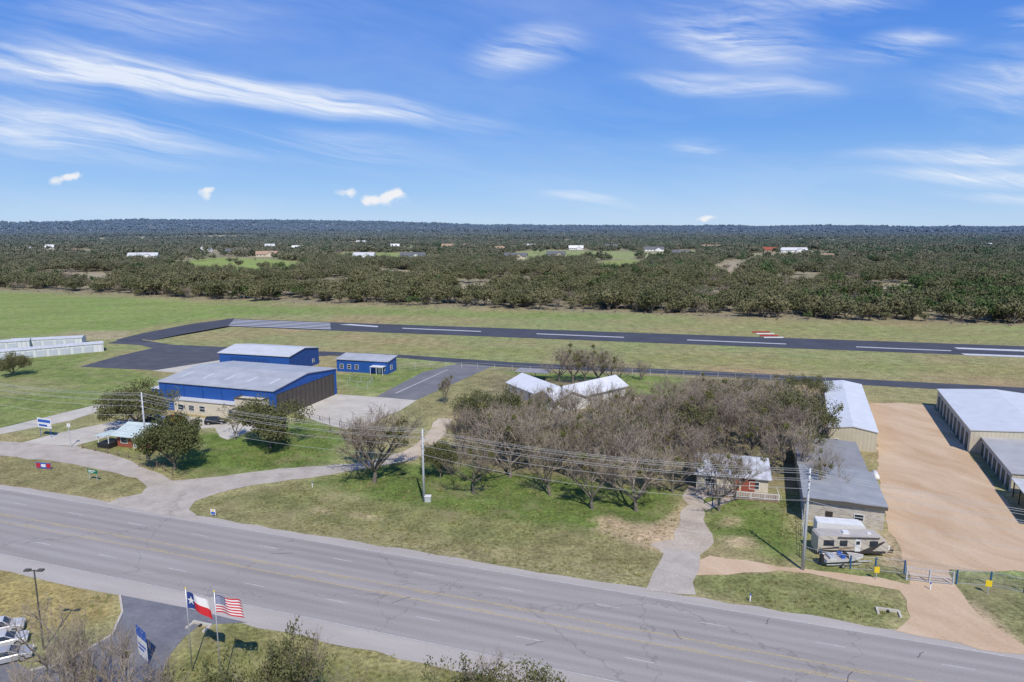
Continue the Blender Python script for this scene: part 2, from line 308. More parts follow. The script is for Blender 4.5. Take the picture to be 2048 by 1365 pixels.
sheet('dirt_path',[(775,914),(830,893),(858,862),(876,836),(905,838),(892,866),(864,896),(830,920),(782,928)],.028,M_path,.5)
sheet('driveway',[(1290,1182),(1318,1130),(1330,1098),(1396,1104),(1396,1140),(1380,1165),(1392,1192)],.040,M_front,.4)
sheet('gravel_driveway',[(1326,1106),(1322,1098),(1300,1090),(1350,1078),(1372,1010),(1366,985),(1378,972),(1412,975),(1412,1040),(1424,1085),(1398,1108)],.030,M_drive,.6)
sheet('dirt_yard',[(1738,808),(1800,806),(1866,812),(1905,865),(1938,905),(1990,975),(2040,1040),(2120,1120),(2120,1150),(1990,1142),(1900,1140),(1835,1138),(1808,1120),(1772,1050),(1762,1000),(1756,915)],.024,M_dirt,.5)
sheet('dirt_driveway',[(1815,1120),(1900,1130),(1905,1168),(1955,1230),(2048,1292),(2048,1312),(1960,1298),(1790,1262),(1815,1235),(1812,1200),(1798,1180),(1620,1150),(1560,1143),(1420,1152),(1380,1150),(1390,1128),(1420,1112),(1600,1138),(1760,1158),(1818,1170)],.034,M_dirt,.5)
sheet('walkway',[(1400,1010),(1480,985),(1500,990),(1412,1022)],.036,M_drive,.2)
sheet('inner_driveway',[(1230,800),(1275,795),(1340,815),(1370,850),(1330,845),(1290,815)],.02,M_path,.3)
sheet('concrete_drive',[(-200,900),(0,857),(120,828),(222,803),(234,811),(140,842),(0,869),(-200,915)],.016,M_conc,.1)
sheet('concrete_lot',[(36,888),(110,868),(235,842),(300,832),(350,832),(480,842),(530,842),(520,856),(455,880),(440,874),(430,856),(330,862),(240,868),(150,892)],.020,M_conc,.1)
sheet('hangar_forecourt',[(585,812),(672,789),(760,795),(835,800),(800,822),(735,850),(690,860),(640,845),(598,830)],.016,M_conc,.1)
sheet('taxi_ramp',[(752,794),(845,745),(915,728),(985,733),(960,744),(832,801)],.020,M_ramp,.05)
sheet('apron_concrete',[(305,742),(385,722),(445,718),(440,734),(380,748)],.018,M_conc,.1)
sheet('apron',[(160,734),(238,712),(305,697),(282,691),(215,687),(245,679),(300,683),(345,690),(440,694),(540,699),(655,704),(655,712),(600,716),(445,720),(312,741)],.024,M_apron,.1,4)
sheet('taxiway',[(640,703),(800,710),(1040,726),(1400,742),(2048,776),(2900,820),(2900,834),(2048,789),(1400,752),(1000,734),(915,727),(800,716),(640,711)],.030,M_run,.05,6)
sheet('taxiway_link',[(468,637),(380,649),(290,666),(232,680),(250,686),(292,684),(330,676),(370,668),(455,653),(480,651)],.036,M_run,.05,5)
r0=P(455,638);r1=P(2048,693);r2=P(2048,715);r3=P(440,653)
def lin(a,b,t): return a+(b-a)*t
sheet('runway',[r0,lin(r0,r1,1.6),lin(r3,r2,1.6),r3],.048,M_run,0,world=True)
def bar(name,pts,m=M_rpaint,z=.06): return sheet(name,pts,z,m,0)
def rpt(t,s): a=r0.lerp(r3,s); d=(r1-r0).normalized(); return a+d*t
for k in range(5):
    mb=MB(); s=.1+k*.175; s1=s+.07
    mb.add([(*rpt(4,s).xy,.06),(*rpt(56,s).xy,.06),(*rpt(56,s1).xy,.06),(*rpt(4,s1).xy,.06)],[(0,3,2,1)]); o=mb.obj('runway_marking',M_rpaint); o['kind']='structure'
bar('runway_marking',[(678,650),(700,648.8),(756,652.8),(756,655),(695,650.9)])
for a_,b_ in ((805,962),(1073,1248),(1374,1572),(1712,1902)):
    va=657+.0411*(a_-805); vb=657+.0411*(b_-805); bar('runway_marking',[(a_,va-.5),(b_,vb-.5),(b_,vb+.8),(a_,va+.8)])
bar('runway_marking',[(1908,695.5),(2200,706),(2200,710),(1915,698.5)]); bar('runway_marking',[(1922,707.5),(2200,717.5),(2200,721.5),(1930,711)])
bar('apron_marking',[(285,679.5),(318,683.5),(318,684.5),(285,680.5)],M_yel)
bar('taxiway_marking',[(790,787),(895,739.5),(896,740),(792,787.6)],M_paint,.034)
sheet('car_park',[(238,1190),(372,1216),(495,1246),(400,1250),(368,1276),(340,1310),(320,1370),(300,1500),(-300,1500),(-300,1260),(60,1262),(0,1300),(60,1342),(110,1330),(175,1300),(225,1270),(245,1225)],.028,M_lotasph,.05)
k_=empty('kerb','pale concrete kerb around the car park planting bed','kerb',P(60,1342)); q0=P(60,1342)
q=MB(); pp=[P(*t)-q0 for t in ((60,1342),(110,1330),(175,1300),(225,1270),(245,1225),(240,1192))]
for a_,b_ in zip(pp[:-1],pp[1:]):
    d=(b_-a_).normalized(); n_=Vector((-d.y,d.x,0))*.12; q.add([a_-n_,b_-n_,b_+n_,a_+n_]+[v+Vector((0,0,.14)) for v in (a_-n_,b_-n_,b_+n_,a_+n_)],[(4,5,6,7),(0,1,5,4),(1,2,6,5),(2,3,7,6),(3,0,4,7)])
q.obj('kerb_stone',M_conc,k_)
# ---------------- buildings ----------------
M_blue=mat('blue_steel_cladding',(.015,.085,.33),.5,.08,.6,rib=(0,1.6),ribstr=.25); M_blueY=mat('blue_steel_cladding_end',(.015,.085,.33),.5,.08,.6,rib=(1,1.6),ribstr=.25)
M_roofw=mat('pale_metal_roof',(.56,.57,.57),.5,.07,.4,rib=(0,.8),ribstr=.12)
M_roofg=mat('grey_metal_roof',(.41,.42,.425),.55,.12,.3,rib=(0,.8),ribstr=.12)
M_roofdk=mat('dark_shingle',(.12,.125,.135),.9,.2,2); M_rooftan=mat('tan_shingle',(.36,.25,.17),.9,.2,2)
M_cream=mat('cream_cladding',(.52,.47,.35),.6,.08,.6,rib=(0,1.4),ribstr=.15); M_creamS=mat('cream_stucco',(.58,.52,.40),.9,.1,1)
M_green=mat('dark_green_door',(.02,.055,.05),.6,.1,1,rib=(2,3),ribstr=.3); M_brown=mat('brown_hangar_door',(.085,.07,.06),.6,.15,.8,rib=(1,.55),ribstr=.45)
M_brick=mat('red_brick',(.28,.075,.045),.9,.25,4); M_white=mat('white_paint',(.70,.70,.68),.6,.08,1); M_wbrick=mat('white_brick',(.6,.6,.58),.85,.1,3)
M_glass=mat('window_glass',(.03,.04,.05),.15,.1,1); M_trimg=mat('white_trim',(.70,.70,.68),.6,.05,1)
M_wood=mat('weathered_wood',(.25,.18,.12),.9,.25,2); M_galv=mat('galvanised_steel',(.46,.48,.49),.5,.1,1,metal=.1); M_black=mat('black_metal',(.02,.02,.022),.5,.1,2)
M_bronze=mat('dark_trim',(.09,.08,.065),.6,.1,2); M_teal=mat('teal_white_metal_roof',(.56,.64,.61),.5,.1,.5,rib=(0,1.2),ribstr=.15)
M_bluepost=mat('blue_post_paint',(.02,.10,.22),.5,.1,2); M_sky=mat('skylight_panel',(.54,.56,.54),.4,.1,1)
M_patch=mat('patched_metal_roof',(.48,.49,.51),.55,.38,.7,rib=(0,1.3),ribstr=.15)
m,nt,b=newmat('limestone_block'); L=nt.links.new; tc=N(nt,'ShaderNodeTexCoord'); mp=N(nt,'ShaderNodeMapping'); mp.inputs['Rotation'].default_value=(math.pi/2,0,0); L(tc.outputs['Object'],mp.inputs[0])
br=N(nt,'ShaderNodeTexBrick'); br.inputs['Scale'].default_value=1.0; br.inputs['Brick Width'].default_value=.6; br.inputs['Row Height'].default_value=.3; br.inputs['Mortar Size'].default_value=.025; br.inputs['Color1'].default_value=(.50,.45,.36,1); br.inputs['Color2'].default_value=(.33,.29,.23,1); br.inputs['Mortar'].default_value=(.55,.52,.46,1)
L(mp.outputs[0],br.inputs['Vector']); L(br.outputs['Color'],b.inputs['Base Color']); b.inputs['Roughness'].default_value=.95; M_stone=m
def frame(a,b): 
    d=b-a; return Vector((a.x,a.y,0)),math.atan2(d.y,d.x),Vector((d.x,d.y)).length
class Bld:
    def __init__(s,name,label,cat,o,rz,group=None): s.root=empty(name,label,cat,o,rz,group); s.off=Vector((0,0,0)); s.orz=0
    def put(s,mb,name,m,**k): return mb.obj(name,m,s.root,s.off,s.orz,**k)
    def shell(s,L_,D_,h,rise,wm,rm,axis='x',ov=.35,th=.18,mono=False):
        mb=MB(); s.L,s.D,s.h=L_,D_,h; z0=0
        if axis=='x': 
            prof=[(0,z0),(D_,z0),(D_,h),(D_/2,h+rise),(0,h)] if not mono else [(0,z0),(D_,z0),(D_,h+rise),(0,h)]
            mb.prismx(prof,0,L_); s.put(mb,'wall',wm)
            rb=MB(); k=rise/(D_/2 if not mono else D_)
            if not mono:
                rb.prismx([(-ov,h-ov*k+.01),(D_/2,h+rise+.01),(D_+ov,h-ov*k+.01),(D_+ov,h-ov*k+th),(D_/2,h+rise+th),(-ov,h-ov*k+th)],-ov,L_+ov)
            else: rb.prismx([(-ov,h-ov*k+.01),(D_+ov,h+rise+ov*k+.01),(D_+ov,h+rise+ov*k+th),(-ov,h-ov*k+th)],-ov,L_+ov)
        else:
            mb.prism([(0,z0),(0,h),(L_/2,h+rise),(L_,h),(L_,z0)],0,D_); s.put(mb,'wall',wm)
            rb=MB(); k=rise/(L_/2)
            rb.prism([(-ov,h-ov*k+.01),(-ov,h-ov*k+th),(L_/2,h+rise+th),(L_+ov,h-ov*k+th),(L_+ov,h-ov*k+.01),(L_/2,h+rise+.01)],-ov,D_+ov)
        return s.put(rb,'roof',rm)
    def box_at(s,side,a,z0,w,h,t=.06,off=0):
        mb=MB()
        if side=='f': mb.box(a,-t-off,z0,a+w,-off-.002,z0+h)
        if side=='b': mb.box(a,s.D+off+.002,z0,a+w,s.D+off+t,z0+h)
        if side=='l': mb.box(-t-off,a,z0,-off-.002,a+w,z0+h)
        if side=='r': mb.box(s.L+off+.002,a,z0,s.L+off+t,a+w,z0+h)
        return mb
    def door(s,side,a,w,h,m,name='door',z0=.02,fr=None):
        d=s.put(s.box_at(side,a,z0,w,h,.08),name,m)
        if fr:
            f=s.box_at(side,a-.1,z0,.1,h+.1,.12); 
            for q in (s.box_at(side,a+w,z0,.1,h+.1,.12),s.box_at(side,a,z0+h,w,.1,.12)): f.add(q.v,q.f)
            s.put(f,'frame',fr)
        return d
    def window(s,side,a,z0,w,h):
        f=s.box_at(side,a-.08,z0-.08,w+.16,.08,.1)
        for q in (s.box_at(side,a-.08,z0+h,w+.16,.08,.1),s.box_at(side,a-.08,z0,.08,h,.1),s.box_at(side,a+w,z0,.08,h,.1),s.box_at(side,a,z0+h/2-.03,w,.06,.08)): f.add(q.v,q.f)
        fo=s.put(f,'window',M_trimg); s.box_at(side,a,z0,w,h,.04).obj('glass',M_glass,fo)
g0=P(546,783,7); g1=P(672,738,7); gl=P(302,768,7); dd=g1-g0; DA=dd.length; rz=math.atan2(dd.y,dd.x)-math.pi/2; Lh=(g0-gl).length
ux=Vector((math.cos(rz),math.sin(rz),0)); o=g0-ux*Lh; o.z=0
A=Bld('aircraft_hangar','large blue steel hangar with pale roof and tall brown sliding doors','hangar',o,rz)
A.shell(Lh,DA,7,1.5,M_blue,M_roofg,'x')
nd_=8; dw=(DA-2.4)/nd_
for k in range(nd_): A.door('r',1.2+k*dw,dw-.08,6.0,M_brown,'hangar_door')
A.put(A.box_at('r',.9,6.05,DA-1.8,.35,.16),'door_track',M_blueY)
for k in range(5):
    x=3+k*6.6; z=lambda y:7+1.5*y/(DA/2)+.2
    q=MB(); q.add([(x,4,z(4)),(x+.9,4,z(4)),(x+.9,8,z(8)),(x,8,z(8)),(x,4,z(4)+.03),(x+.9,4,z(4)+.03),(x+.9,8,z(8)+.03),(x,8,z(8)+.03)],[(0,3,2,1),(4,5,6,7),(0,1,5,4),(1,2,6,5),(2,3,7,6),(3,0,4,7)])
    A.put(q,'skylight',M_sky)
for k in range(5): A.door('f',2+k*5.6,.2,6.9,M_blueY,'downpipe')
A.put(MB().box(-5.5,3,0,-.01,DA*.8,4.2),'side_bay',M_blue); A.put(MB().box(-5.8,2.7,4.2,-.01,DA*.8+.3,4.35),'side_bay_roof',M_roofw)
fo=P(350,826)
B=Bld('airport_office','low cream office building in front of the blue hangar','building',fo,rz); L2=(P(478,838)-fo).length
B.shell(L2,7.0,3.4,.4,M_creamS,M_roofw,'x',.25,mono=True)
for k in range(3): B.window('f',1.2+k*3.2,1.0,1.6,1.3)
B.door('f',L2-2.4,1.1,2.1,M_glass,fr=M_bronze)
B.put(MB().box(L2+.01,-.8,0,L2+7.5,6.5,5.2),'entrance_block',M_creamS)
pb=MB(); pb.box(L2-.1,-.92,5.2,L2+7.6,-.6,5.5); pb.box(L2-.1,6.2,5.2,L2+7.6,6.6,5.5); pb.box(L2-.1,-.6,5.2,L2+.2,6.2,5.5); pb.box(L2+7.3,-.6,5.2,L2+7.6,6.2,5.5); B.put(pb,'parapet',M_bronze)
for k in range(2): B.put(MB().box(L2+1.3+k*3,-.88,1,L2+2.9+k*3,-.802,2.6),'window',M_glass)
B.put(MB().box(L2+.6,-2.6,3.0,L2+6.8,-.81,3.2),'entrance_canopy',M_bronze)
o,rz,Lb=frame(P(438,706,5.4),P(578,714,5.4))
B=Bld('aircraft_hangar','blue steel hangar with white roof beside the apron','hangar',o,rz)
B.shell(Lb,17,5.4,1.3,M_blue,M_roofw,'x'); B.door('f',4,14,4.3,mat('blue_door',(.012,.065,.26),.5,.1,.8,rib=(0,.6),ribstr=.35),'hangar_door')
for k in range(2): B.door('r',2+k*6,3.5,3.5,mat('blue_door_end',(.012,.065,.26),.5,.1,.8,rib=(2,2),ribstr=.35),'garage_door')
B.window('r',13,1.2,1,1)
o,rz,Lc=frame(P(674,743),P(776,749))
C_=Bld('airport_terminal_building','small bright blue metal building with white trimmed windows and porch','building',o,rz)
C_.shell(Lc,6.5,3.9,.7,M_blue,M_roofg,'x',mono=True)
for k in range(3): C_.window('f',1.2+k*2.6,1.1,1.1,1.3)
C_.window('r',2,1.1,1.1,1.3)
C_.put(MB().box(Lc-5,-2.4,2.5,Lc-.6,-.01,2.65),'porch_roof',M_white)
for x in (Lc-4.9,Lc-2.9,Lc-.8): C_.put(MB().box(x,-2.3,0,x+.12,-2.18,2.5),'porch_post',M_white)
C_.door('f',Lc-3.4,1.1,2.1,M_white); C_.window('f',Lc-1.9,1.1,.9,1.2)
for (ua,va,ub,vb,D_,h) in ((-60,727,208,703,6,2.9),(-160,712,60,697,6,2.9),(20,697,165,690,6,2.7)):
    o,rz,Ls=frame(P(ua,va),P(ub,vb))
    S=Bld('storage_unit_row','long low white self-storage row with pale metal roof','storage building',o,rz,'white self-storage rows by the airfield')
    S.shell(Ls,D_,h,.4,mat('white_cladding',(.62,.64,.64),.6,.06,.5,rib=(0,.7),ribstr=.25),M_roofw,'x',.2)
    for k in range(int(Ls/3.6)): S.door('f',.6+k*3.6,2.5,2.2,mat('pale_roller_door',(.48,.52,.56),.6,.05,1,rib=(2,3),ribstr=.2),'garage_door')
rz=R(-16); Lr=10.5
S=Bld('brick_house','small red brick house with pale metal roof and porch','house',P(236,893),rz)
S.shell(Lr,8,2.7,1.3,M_brick,M_teal,'x',.9); S.window('f',1,.9,1.6,1.2); S.door('f',4,1,2.1,M_white); S.window('f',6.2,.9,1.6,1.2); S.window('r',2,1,1.2,1.2)
S.put(MB().box(-3.2,-2,0,-.2,1.5,1.1),'porch_screen',M_black); 
for x in (-3,-.4): S.put(MB().box(x,-1.9,1.1,x+.12,-1.78,2.6),'porch_post',M_white)
S.put(MB().box(-3.5,-2.3,2.6,-.95,2,2.72),'porch_roof',M_teal)
W=Bld('ranch_house','white brick ranch house with white metal roof in a V shape','house',P(1012,797),0)
base=P(1012,797)
def wing(p0,p1,D_,h=3.0,ri=1.9):
    rz=math.atan2(p1.y-p0.y,p1.x-p0.x); W.off=Vector((p0.x-base.x,p0.y-base.y,0)); W.orz=rz
    Lw=(p1-p0).length; W.shell(Lw,D_,h,ri,M_wbrick,mat('white_house_roof',(.66,.67,.68),.5,.05,.5,rib=(0,1.2),ribstr=.15),'x',.7); return Lw
Lw=wing(P(1018,786),P(1112,826),9)
for k in range(4): W.window('f',2+k*4.2,.9,1.5,1.2)
W.door('f',Lw-3,1,2.1,M_wood)
Lw=wing(P(1112,826),P(1250,792),8)
for k in range(4): W.window('f',2+k*4.6,.9,1.5,1.2)
o,rz,Lq=frame(P(1032,760),P(1092,764))
K=Bld('open_carport','small open carport with rusty flat metal roof','carport',o,rz)
for x in (0,Lq/2,Lq): 
    for y in (0,5): K.put(MB().box(x-.07,y-.07,0,x+.07,y+.07,2.5),'post',M_wood)
K.put(MB().box(-.4,-.4,2.5,Lq+.4,5.4,2.62),'roof',mat('dull_metal_roof',(.30,.29,.28),.6,.2,1))
o,rz,Lf=frame(P(1392,978),P(1532,984)); rz=R(-14)
S=Bld('cottage','small cottage with patched metal roof, red front and white porch','house',o,rz)
S.shell(Lf,11,2.9,1.7,M_creamS,M_patch,'x',.5)
S.door('f',Lf*.52,1,2.1,M_brick); S.window('f',1.5,.9,1.5,1.2); S.window('f',Lf-3,.9,1.5,1.2); S.put(S.box_at('f',Lf*.52+1.3,.1,2.2,2.6,.05),'brick_panel',M_brick)
S.put(MB().box(2,-3.2,0,Lf+1.5,-.01,.35),'porch_deck',M_wood)
for k in range(6): S.put(MB().box(2.1+k*2.2,-3.1,.35,2.22+k*2.2,-2.98,1.4 if k else 2.5),'porch_post',M_white)
rail=MB(); rail.box(2.1,-3.08,1.3,Lf+1.4,-3.0,1.4); rail.box(2.1,-3.08,.5,Lf+1.4,-3.0,.58)
for k in range(44): rail.box(2.3+k*.26,-3.06,.58,2.35+k*.26,-3.02,1.3)
rail.box(Lf+1.32,-3,1.3,Lf+1.4,-.1,1.4); S.put(rail,'porch_railing',M_trimg)
rz=R(-23); Ld=8.8
o=P(1755,866,4.2); o.z=0; ux=Vector((math.cos(rz),math.sin(rz),0)); o=o-ux*Ld
S=Bld('storage_building','long cream metal storage building with white roof beside a dirt yard','storage building',o,rz)
S.shell(Ld,46,4.2,.7,M_cream,mat('white_store_roof',(.64,.66,.67),.55,.06,.4,rib=(1,.8),ribstr=.12),'y',.2)
for k in range(9): S.door('r',2+k*4.8,3,3,M_cream,'garage_door')
S.window('f',1,1.2,.8,.8)
c1=P(1766,1064); rz=R(-20); ux=Vector((math.cos(rz),math.sin(rz),0)); o=c1-ux*11.0
S=Bld('workshop_building','grey-roofed workshop with limestone block front wall','building',o,rz)
S.shell(11.0,15,3.9,.18,M_stone,mat('grey_workshop_roof',(.31,.32,.325),.6,.1,.5,rib=(1,1.0),ribstr=.15),'y',.35)
S.put(MB().box(-.3,-.45,3.5,11.3,-.36,4.0),'fascia',M_bronze)
S.off=Vector((-.2,15.4,0)); S.shell(10.8,18,3.6,.15,M_cream,mat('dull_workshop_roof',(.28,.275,.265),.6,.12,.5,rib=(1,1.0),ribstr=.15),'y',.25)
S.off=Vector((0,0,0)); S.L=11.0; S.D=15
S.window('r',3,1.2,1,1); S.door('r',8,1,2.1,M_white); S.door('f',3,1,2.1,M_brown); S.window('f',7,1.3,1.2,.9)
c1=P(1937,905); c2=P(1872,815); rF=math.atan2(c2.y-c1.y,c2.x-c1.x)-math.pi/2; LF=(c2-c1).length
S=Bld('storage_building','cream storage building with white roof and rows of dark green doors','storage building',c1,rF)
S.shell(24,LF,4.6,1.0,M_cream,mat('white_store_roof_b',(.60,.62,.63),.55,.06,.4,rib=(1,.8),ribstr=.12),'y',.2)
for k in range(9): S.door('l',1+k*4.0,2.9,3.6,M_green,'garage_door',fr=M_trimg)
g1=P(2020,985); g2=P(1956,900)
S=Bld('storage_building','low storage building with grey roof and dark green doors','storage building',g1,rF)
LG=(g2-g1).length
S.shell(18,LG,3.3,.6,M_cream,mat('grey_store_roof',(.43,.42,.40),.6,.1,.4,rib=(1,.8),ribstr=.12),'y',.2)
for k in range(int(LG/3.1)): S.door('l',.5+k*3.1,2.4,2.6,M_green,'garage_door',fr=M_trimg)
g=P(2022,990)-Vector((math.sin(-rF),math.cos(-rF),0))*15
K=Bld('open_carport','open steel carport with pale roof and dark posts','carport',g,rF)
for y in range(5):
    for x in (0,6,12): K.put(MB().box(x-.08,y*3.5-.08,0,x+.08,y*3.5+.08,3),'post',M_black)
K.put(MB().box(-.4,-.4,3,13,14.6,3.15),'roof',mat('carport_roof',(.55,.55,.53),.6,.1,.6,rib=(1,.9),ribstr=.12))
# ---------------- distant houses ----------------
hs=[(255,518,310,M_roofw,M_white),(512,514,552,M_rooftan,M_creamS),(450,508,480,M_roofdk,M_white),(706,517,748,M_roofw,M_white),(800,517,850,M_roofdk,M_white),(712,488,730,M_white,M_white),
 (883,496,930,M_rooftan,M_creamS),(1008,518,1053,M_roofdk,M_creamS),(1093,514,1130,M_roofdk,M_stone),(1138,500,1166,M_white,M_white),(1287,503,1328,M_roofdk,M_white),(1347,511,1382,M_roofdk,M_stone),
 (1528,504,1558,M_brick,M_rooftan),(1562,505,1614,M_roofw,M_white),(1640,520,1668,M_rooftan,M_creamS),(125,508,150,M_rooftan,M_creamS),(210,508,240,M_roofdk,M_creamS),(583,500,605,M_white,M_white),(1400,498,1440,M_rooftan,M_creamS),(30,503,60,M_roofw,M_white),(925,488,945,M_rooftan,M_white),(1700,488,1715,M_white,M_white),(1210,497,1235,M_roofdk,M_creamS),(340,500,362,M_rooftan,M_white),(650,498,672,M_roofdk,M_creamS),(1785,496,1806,M_roofw,M_white),(1890,487,1905,M_white,M_white),
 (1050,496,1070,M_roofw,M_white),(990,502,1008,M_rooftan,M_white),(780,496,798,M_white,M_white),(530,496,548,M_roofw,M_white),(90,498,106,M_white,M_white),(1620,494,1638,M_rooftan,M_white),(1960,494,1982,M_roofw,M_white),(400,504,420,M_white,M_white),(1460,490,1476,M_white,M_white)]
hxy=[]
for (ua,v,ub,rm,wm) in hs:
    p=P(ua,v); q=P(ub,v); Lw=(q-p).length; hxy.append(((p.x+q.x)/2,p.y+6,Lw))
    S=Bld('farm_house','single-storey country house with gabled roof among oak trees','house',p,R(random.uniform(-12,12)),'scattered country houses')
    S.shell(Lw,12,4.2,4.2,wm,rm,'x',.8)
    S.off=Vector((Lw*.55,-5,0)); S.shell(Lw*.3,9,4.0,3.2,wm,rm,'y',.6); S.off=Vector((0,0,0)); S.L=Lw; S.D=12
    for k in range(3): S.window('f',1.5+k*Lw*.16,1.2,1.5,1.5)
# ---------------- trees ----------------
def grow(seed,height,spread,levels,counts,trunk_len,lean=.15,up=.25):
    rs=random.Random(seed); tr=MB(); cr=MB(); tips=[]
    def rec(p,d,ln,r,lv):
        n=4 if lv<2 else 3; pts=[p];rad=[r]; q=p
        for i in range(n):
            d=(d+Vector((rs.uniform(-1,1),rs.uniform(-1,1),rs.uniform(-.6,.8)))*(.16 if lv==0 else .22)+Vector((0,0,up*.25 if lv>0 else .1))).normalized()
            q=q+d*ln/n; pts.append(q); rad.append(r*(1-.55*(i+1)/n))
        (tr if lv<2 else cr).tube(pts,rad,7 if lv<1 else 5 if lv<2 else 3,0,rs.random()*.6,cap=False)
        if lv>=levels: tips.append((q,d,pts)); return
        for c in range(counts[lv]):
            t=rs.uniform(.35,1) if lv>0 else rs.uniform(.7,1); k=min(n-1,int(t*n)); pp=pts[k].lerp(pts[k+1],t*n-k)
            ang=rs.uniform(0,6.283) if lv else 6.283*c/counts[0]+rs.uniform(-.4,.4)
            side=Vector((math.cos(ang),math.sin(ang),rs.uniform(-.25,.5))); w=rs.uniform(.6,1.2)*spread
            if lv==0 and c==0: w*=.2
            nd=(d*(.8 if lv else .7)+side*w).normalized()
            rec(pp,nd,ln*(rs.uniform(.55,.8) if lv else height/trunk_len*rs.uniform(.36,.5)),r*.5 if lv else r*.55,lv+1)
    rec(Vector((0,0,-.1)),Vector((rs.uniform(-lean,lean),rs.uniform(-lean,lean),1)).normalized(),trunk_len,.28*height/9,0)
    return tr,cr,tips,rs
def quad(mb,p,s,rs,mi,tint,flat=0):
    a=Vector((rs.gauss(0,1),rs.gauss(0,1),rs.gauss(0,1)*(1-flat))).normalized(); b=a.orthogonal().normalized(); c=a.cross(b)
    if rs.random()<.5: b,c=c,b
    mb.add([p-b*s,p+c*s*.7,p+b*s,p-c*s*.7],[(0,1,2,3)],mi,tint)
def bare_tree(seed,height=9,spread=1.0,mist=0,tw=5,counts=(5,4,4,3),tl=2.0,tws=.018):
    tr,cr,tips,rs=grow(seed,height,spread,4,counts,tl,up=.35)
    for (q,d,pts) in tips:
        for k in range(tw):
            s=pts[rs.randint(0,3)] ; dd=(d*.7+Vector((rs.gauss(0,.6),rs.gauss(0,.6),rs.gauss(.2,.5)))).normalized(); ln=rs.uniform(.5,1.3); e=s+dd*ln
            o=dd.orthogonal().normalized()*tws; o=Matrix.Rotation(rs.uniform(0,3.1),3,dd)@o; m_=s.lerp(e,.5)+Vector((rs.gauss(0,.08),rs.gauss(0,.08),rs.gauss(0,.08)))
            cr.add([s-o,s+o,m_+o*.8,m_-o*.8,e],[(0,1,2,3),(3,2,4)],0,rs.random())
    for _ in range(mist):
        q=rs.choice(tips)[2][1]; R_=rs.uniform(.3,.65)
        for k in range(70):
            v=Vector((rs.gauss(0,1),rs.gauss(0,1),rs.gauss(0,1))); v=v.normalized()*R_*rs.random()**.4; quad(cr,q+v,.13,rs,1,rs.random())
    t=empty('bare_tree','leafless grey-brown tree with fine spreading twigs','tree',group='trees on the wooded plot')
    tr.obj('trunk',[M_bark],t,tint=True); cr.obj('crown',[M_twig,M_mist],t,tint=True); return t
def oak_tree(seed,height,spread,leaves,size,lm,rad,counts=(5,4,3),tl=2.0,name='oak_tree',label='dark green live oak with uneven rounded crown',grp='live oaks',up=.2,levels=3):
    tr,cr,tips,rs=grow(seed,height,spread,levels,counts,tl,up=up)
    per=max(6,leaves//len(tips))
    for (q,d,pts) in tips:
        tint=rs.random(); R_=rad*rs.uniform(.6,1.25)
        for k in range(per):
            v=Vector((rs.gauss(0,1),rs.gauss(0,1),rs.gauss(0,.9))); v=v.normalized()*R_*rs.random()**.45
            quad(cr,q+v,size*rs.uniform(.6,1.3),rs,1,min(1,max(0,tint*.6+.4*rs.random())),.3)
    t=empty(name,label,'tree',group=grp)
    tr.obj('trunk',[M_bark],t,tint=True); cr.obj('crown',[M_twig,lm],t,tint=True); return t
class Kind:
    def __init__(s,proto):
        s.p=proto; s.used=False; z=[v.co.z for c in proto.children if c.name.startswith('crown') for v in c.data.vertices]; s.h=float(np.percentile(z,99.3))
    def put(s,loc,h,rz=None,wide=1,label=None,group=None):
        k=h/s.h; sc=(k*wide,k*wide,k); rz=random.uniform(0,6.28) if rz is None else rz
        if not s.used: s.used=True; o=s.p; o.location=loc; o.rotation_euler[2]=rz; o.scale=sc
        else: o=clone(s.p,loc,rz,sc)
        if label:o['label']=label
        if group:o['group']=group
        return o
bare=[Kind(bare_tree(11+i,9,.88+.08*(i%3),mist=(3,8,4,0,12)[i])) for i in range(5)]
full=Kind(bare_tree(23,9,1.05,6,7,(6,4,4,3),1.8,.02))
thin=Kind(bare_tree(19,9,.8,0,4,(4,4,3,3),2.2,.015))
oakN=[Kind(oak_tree(31+i,8.5,1.1,12500,.16,M_oakn,1.4,(7,4,3),1.5,grp='live oaks by the road',up=.15)) for i in range(3)]
sparse=[Kind(oak_tree(51+i,8.5,1.0,2600,.13,M_oakn,.95,(5,4,4),2.0,label='thin-leaved oak with open grey branches',grp='thin oaks',up=.4)) for i in range(2)]
oakF=[Kind(oak_tree(71+i,7.5,1.0,1000,.34,M_oak,1.5,(6,3,2),1.3,grp='oaks along the airfield edge',up=.3)) for i in range(3)]
jun=[Kind(oak_tree(81+i,6.5,.7,700,.36,M_juniper,1.2,(5,3,2),1.2,'juniper_tree','dark green bushy juniper tree','junipers along the airfield edge')) for i in range(2)]
oakL=[Kind(oak_tree(91+i,7.5,1.0,260,.72,M_oak,1.6,(6,3),1.3,label='broad live oak in the distant woods',grp='oaks along the airfield edge',up=.3,levels=2)) for i in range(3)]
brush=Kind(bare_tree(95,6,1.0,0,4,(4,4,3,2),1.2,.035)); brush.p['label']='small grey leafless brush tree'; brush.p['group']='grey brush along the airfield edge'
def T(kind,u,v,vtop,wide=1,**k):
    kind.put(P(u,v),Ht(u,v,vtop),wide=wide,**k)
cnt=[0]
def TB(u,v,vt,w=1.0): cnt[0]+=1; bare[cnt[0]%5].put(P(u,v),Ht(u,v,vt)*random.uniform(.84,1.1),wide=w*random.uniform(.9,1.12))
T(full,748,965,826,1.15); T(full,735,935,838,.9)
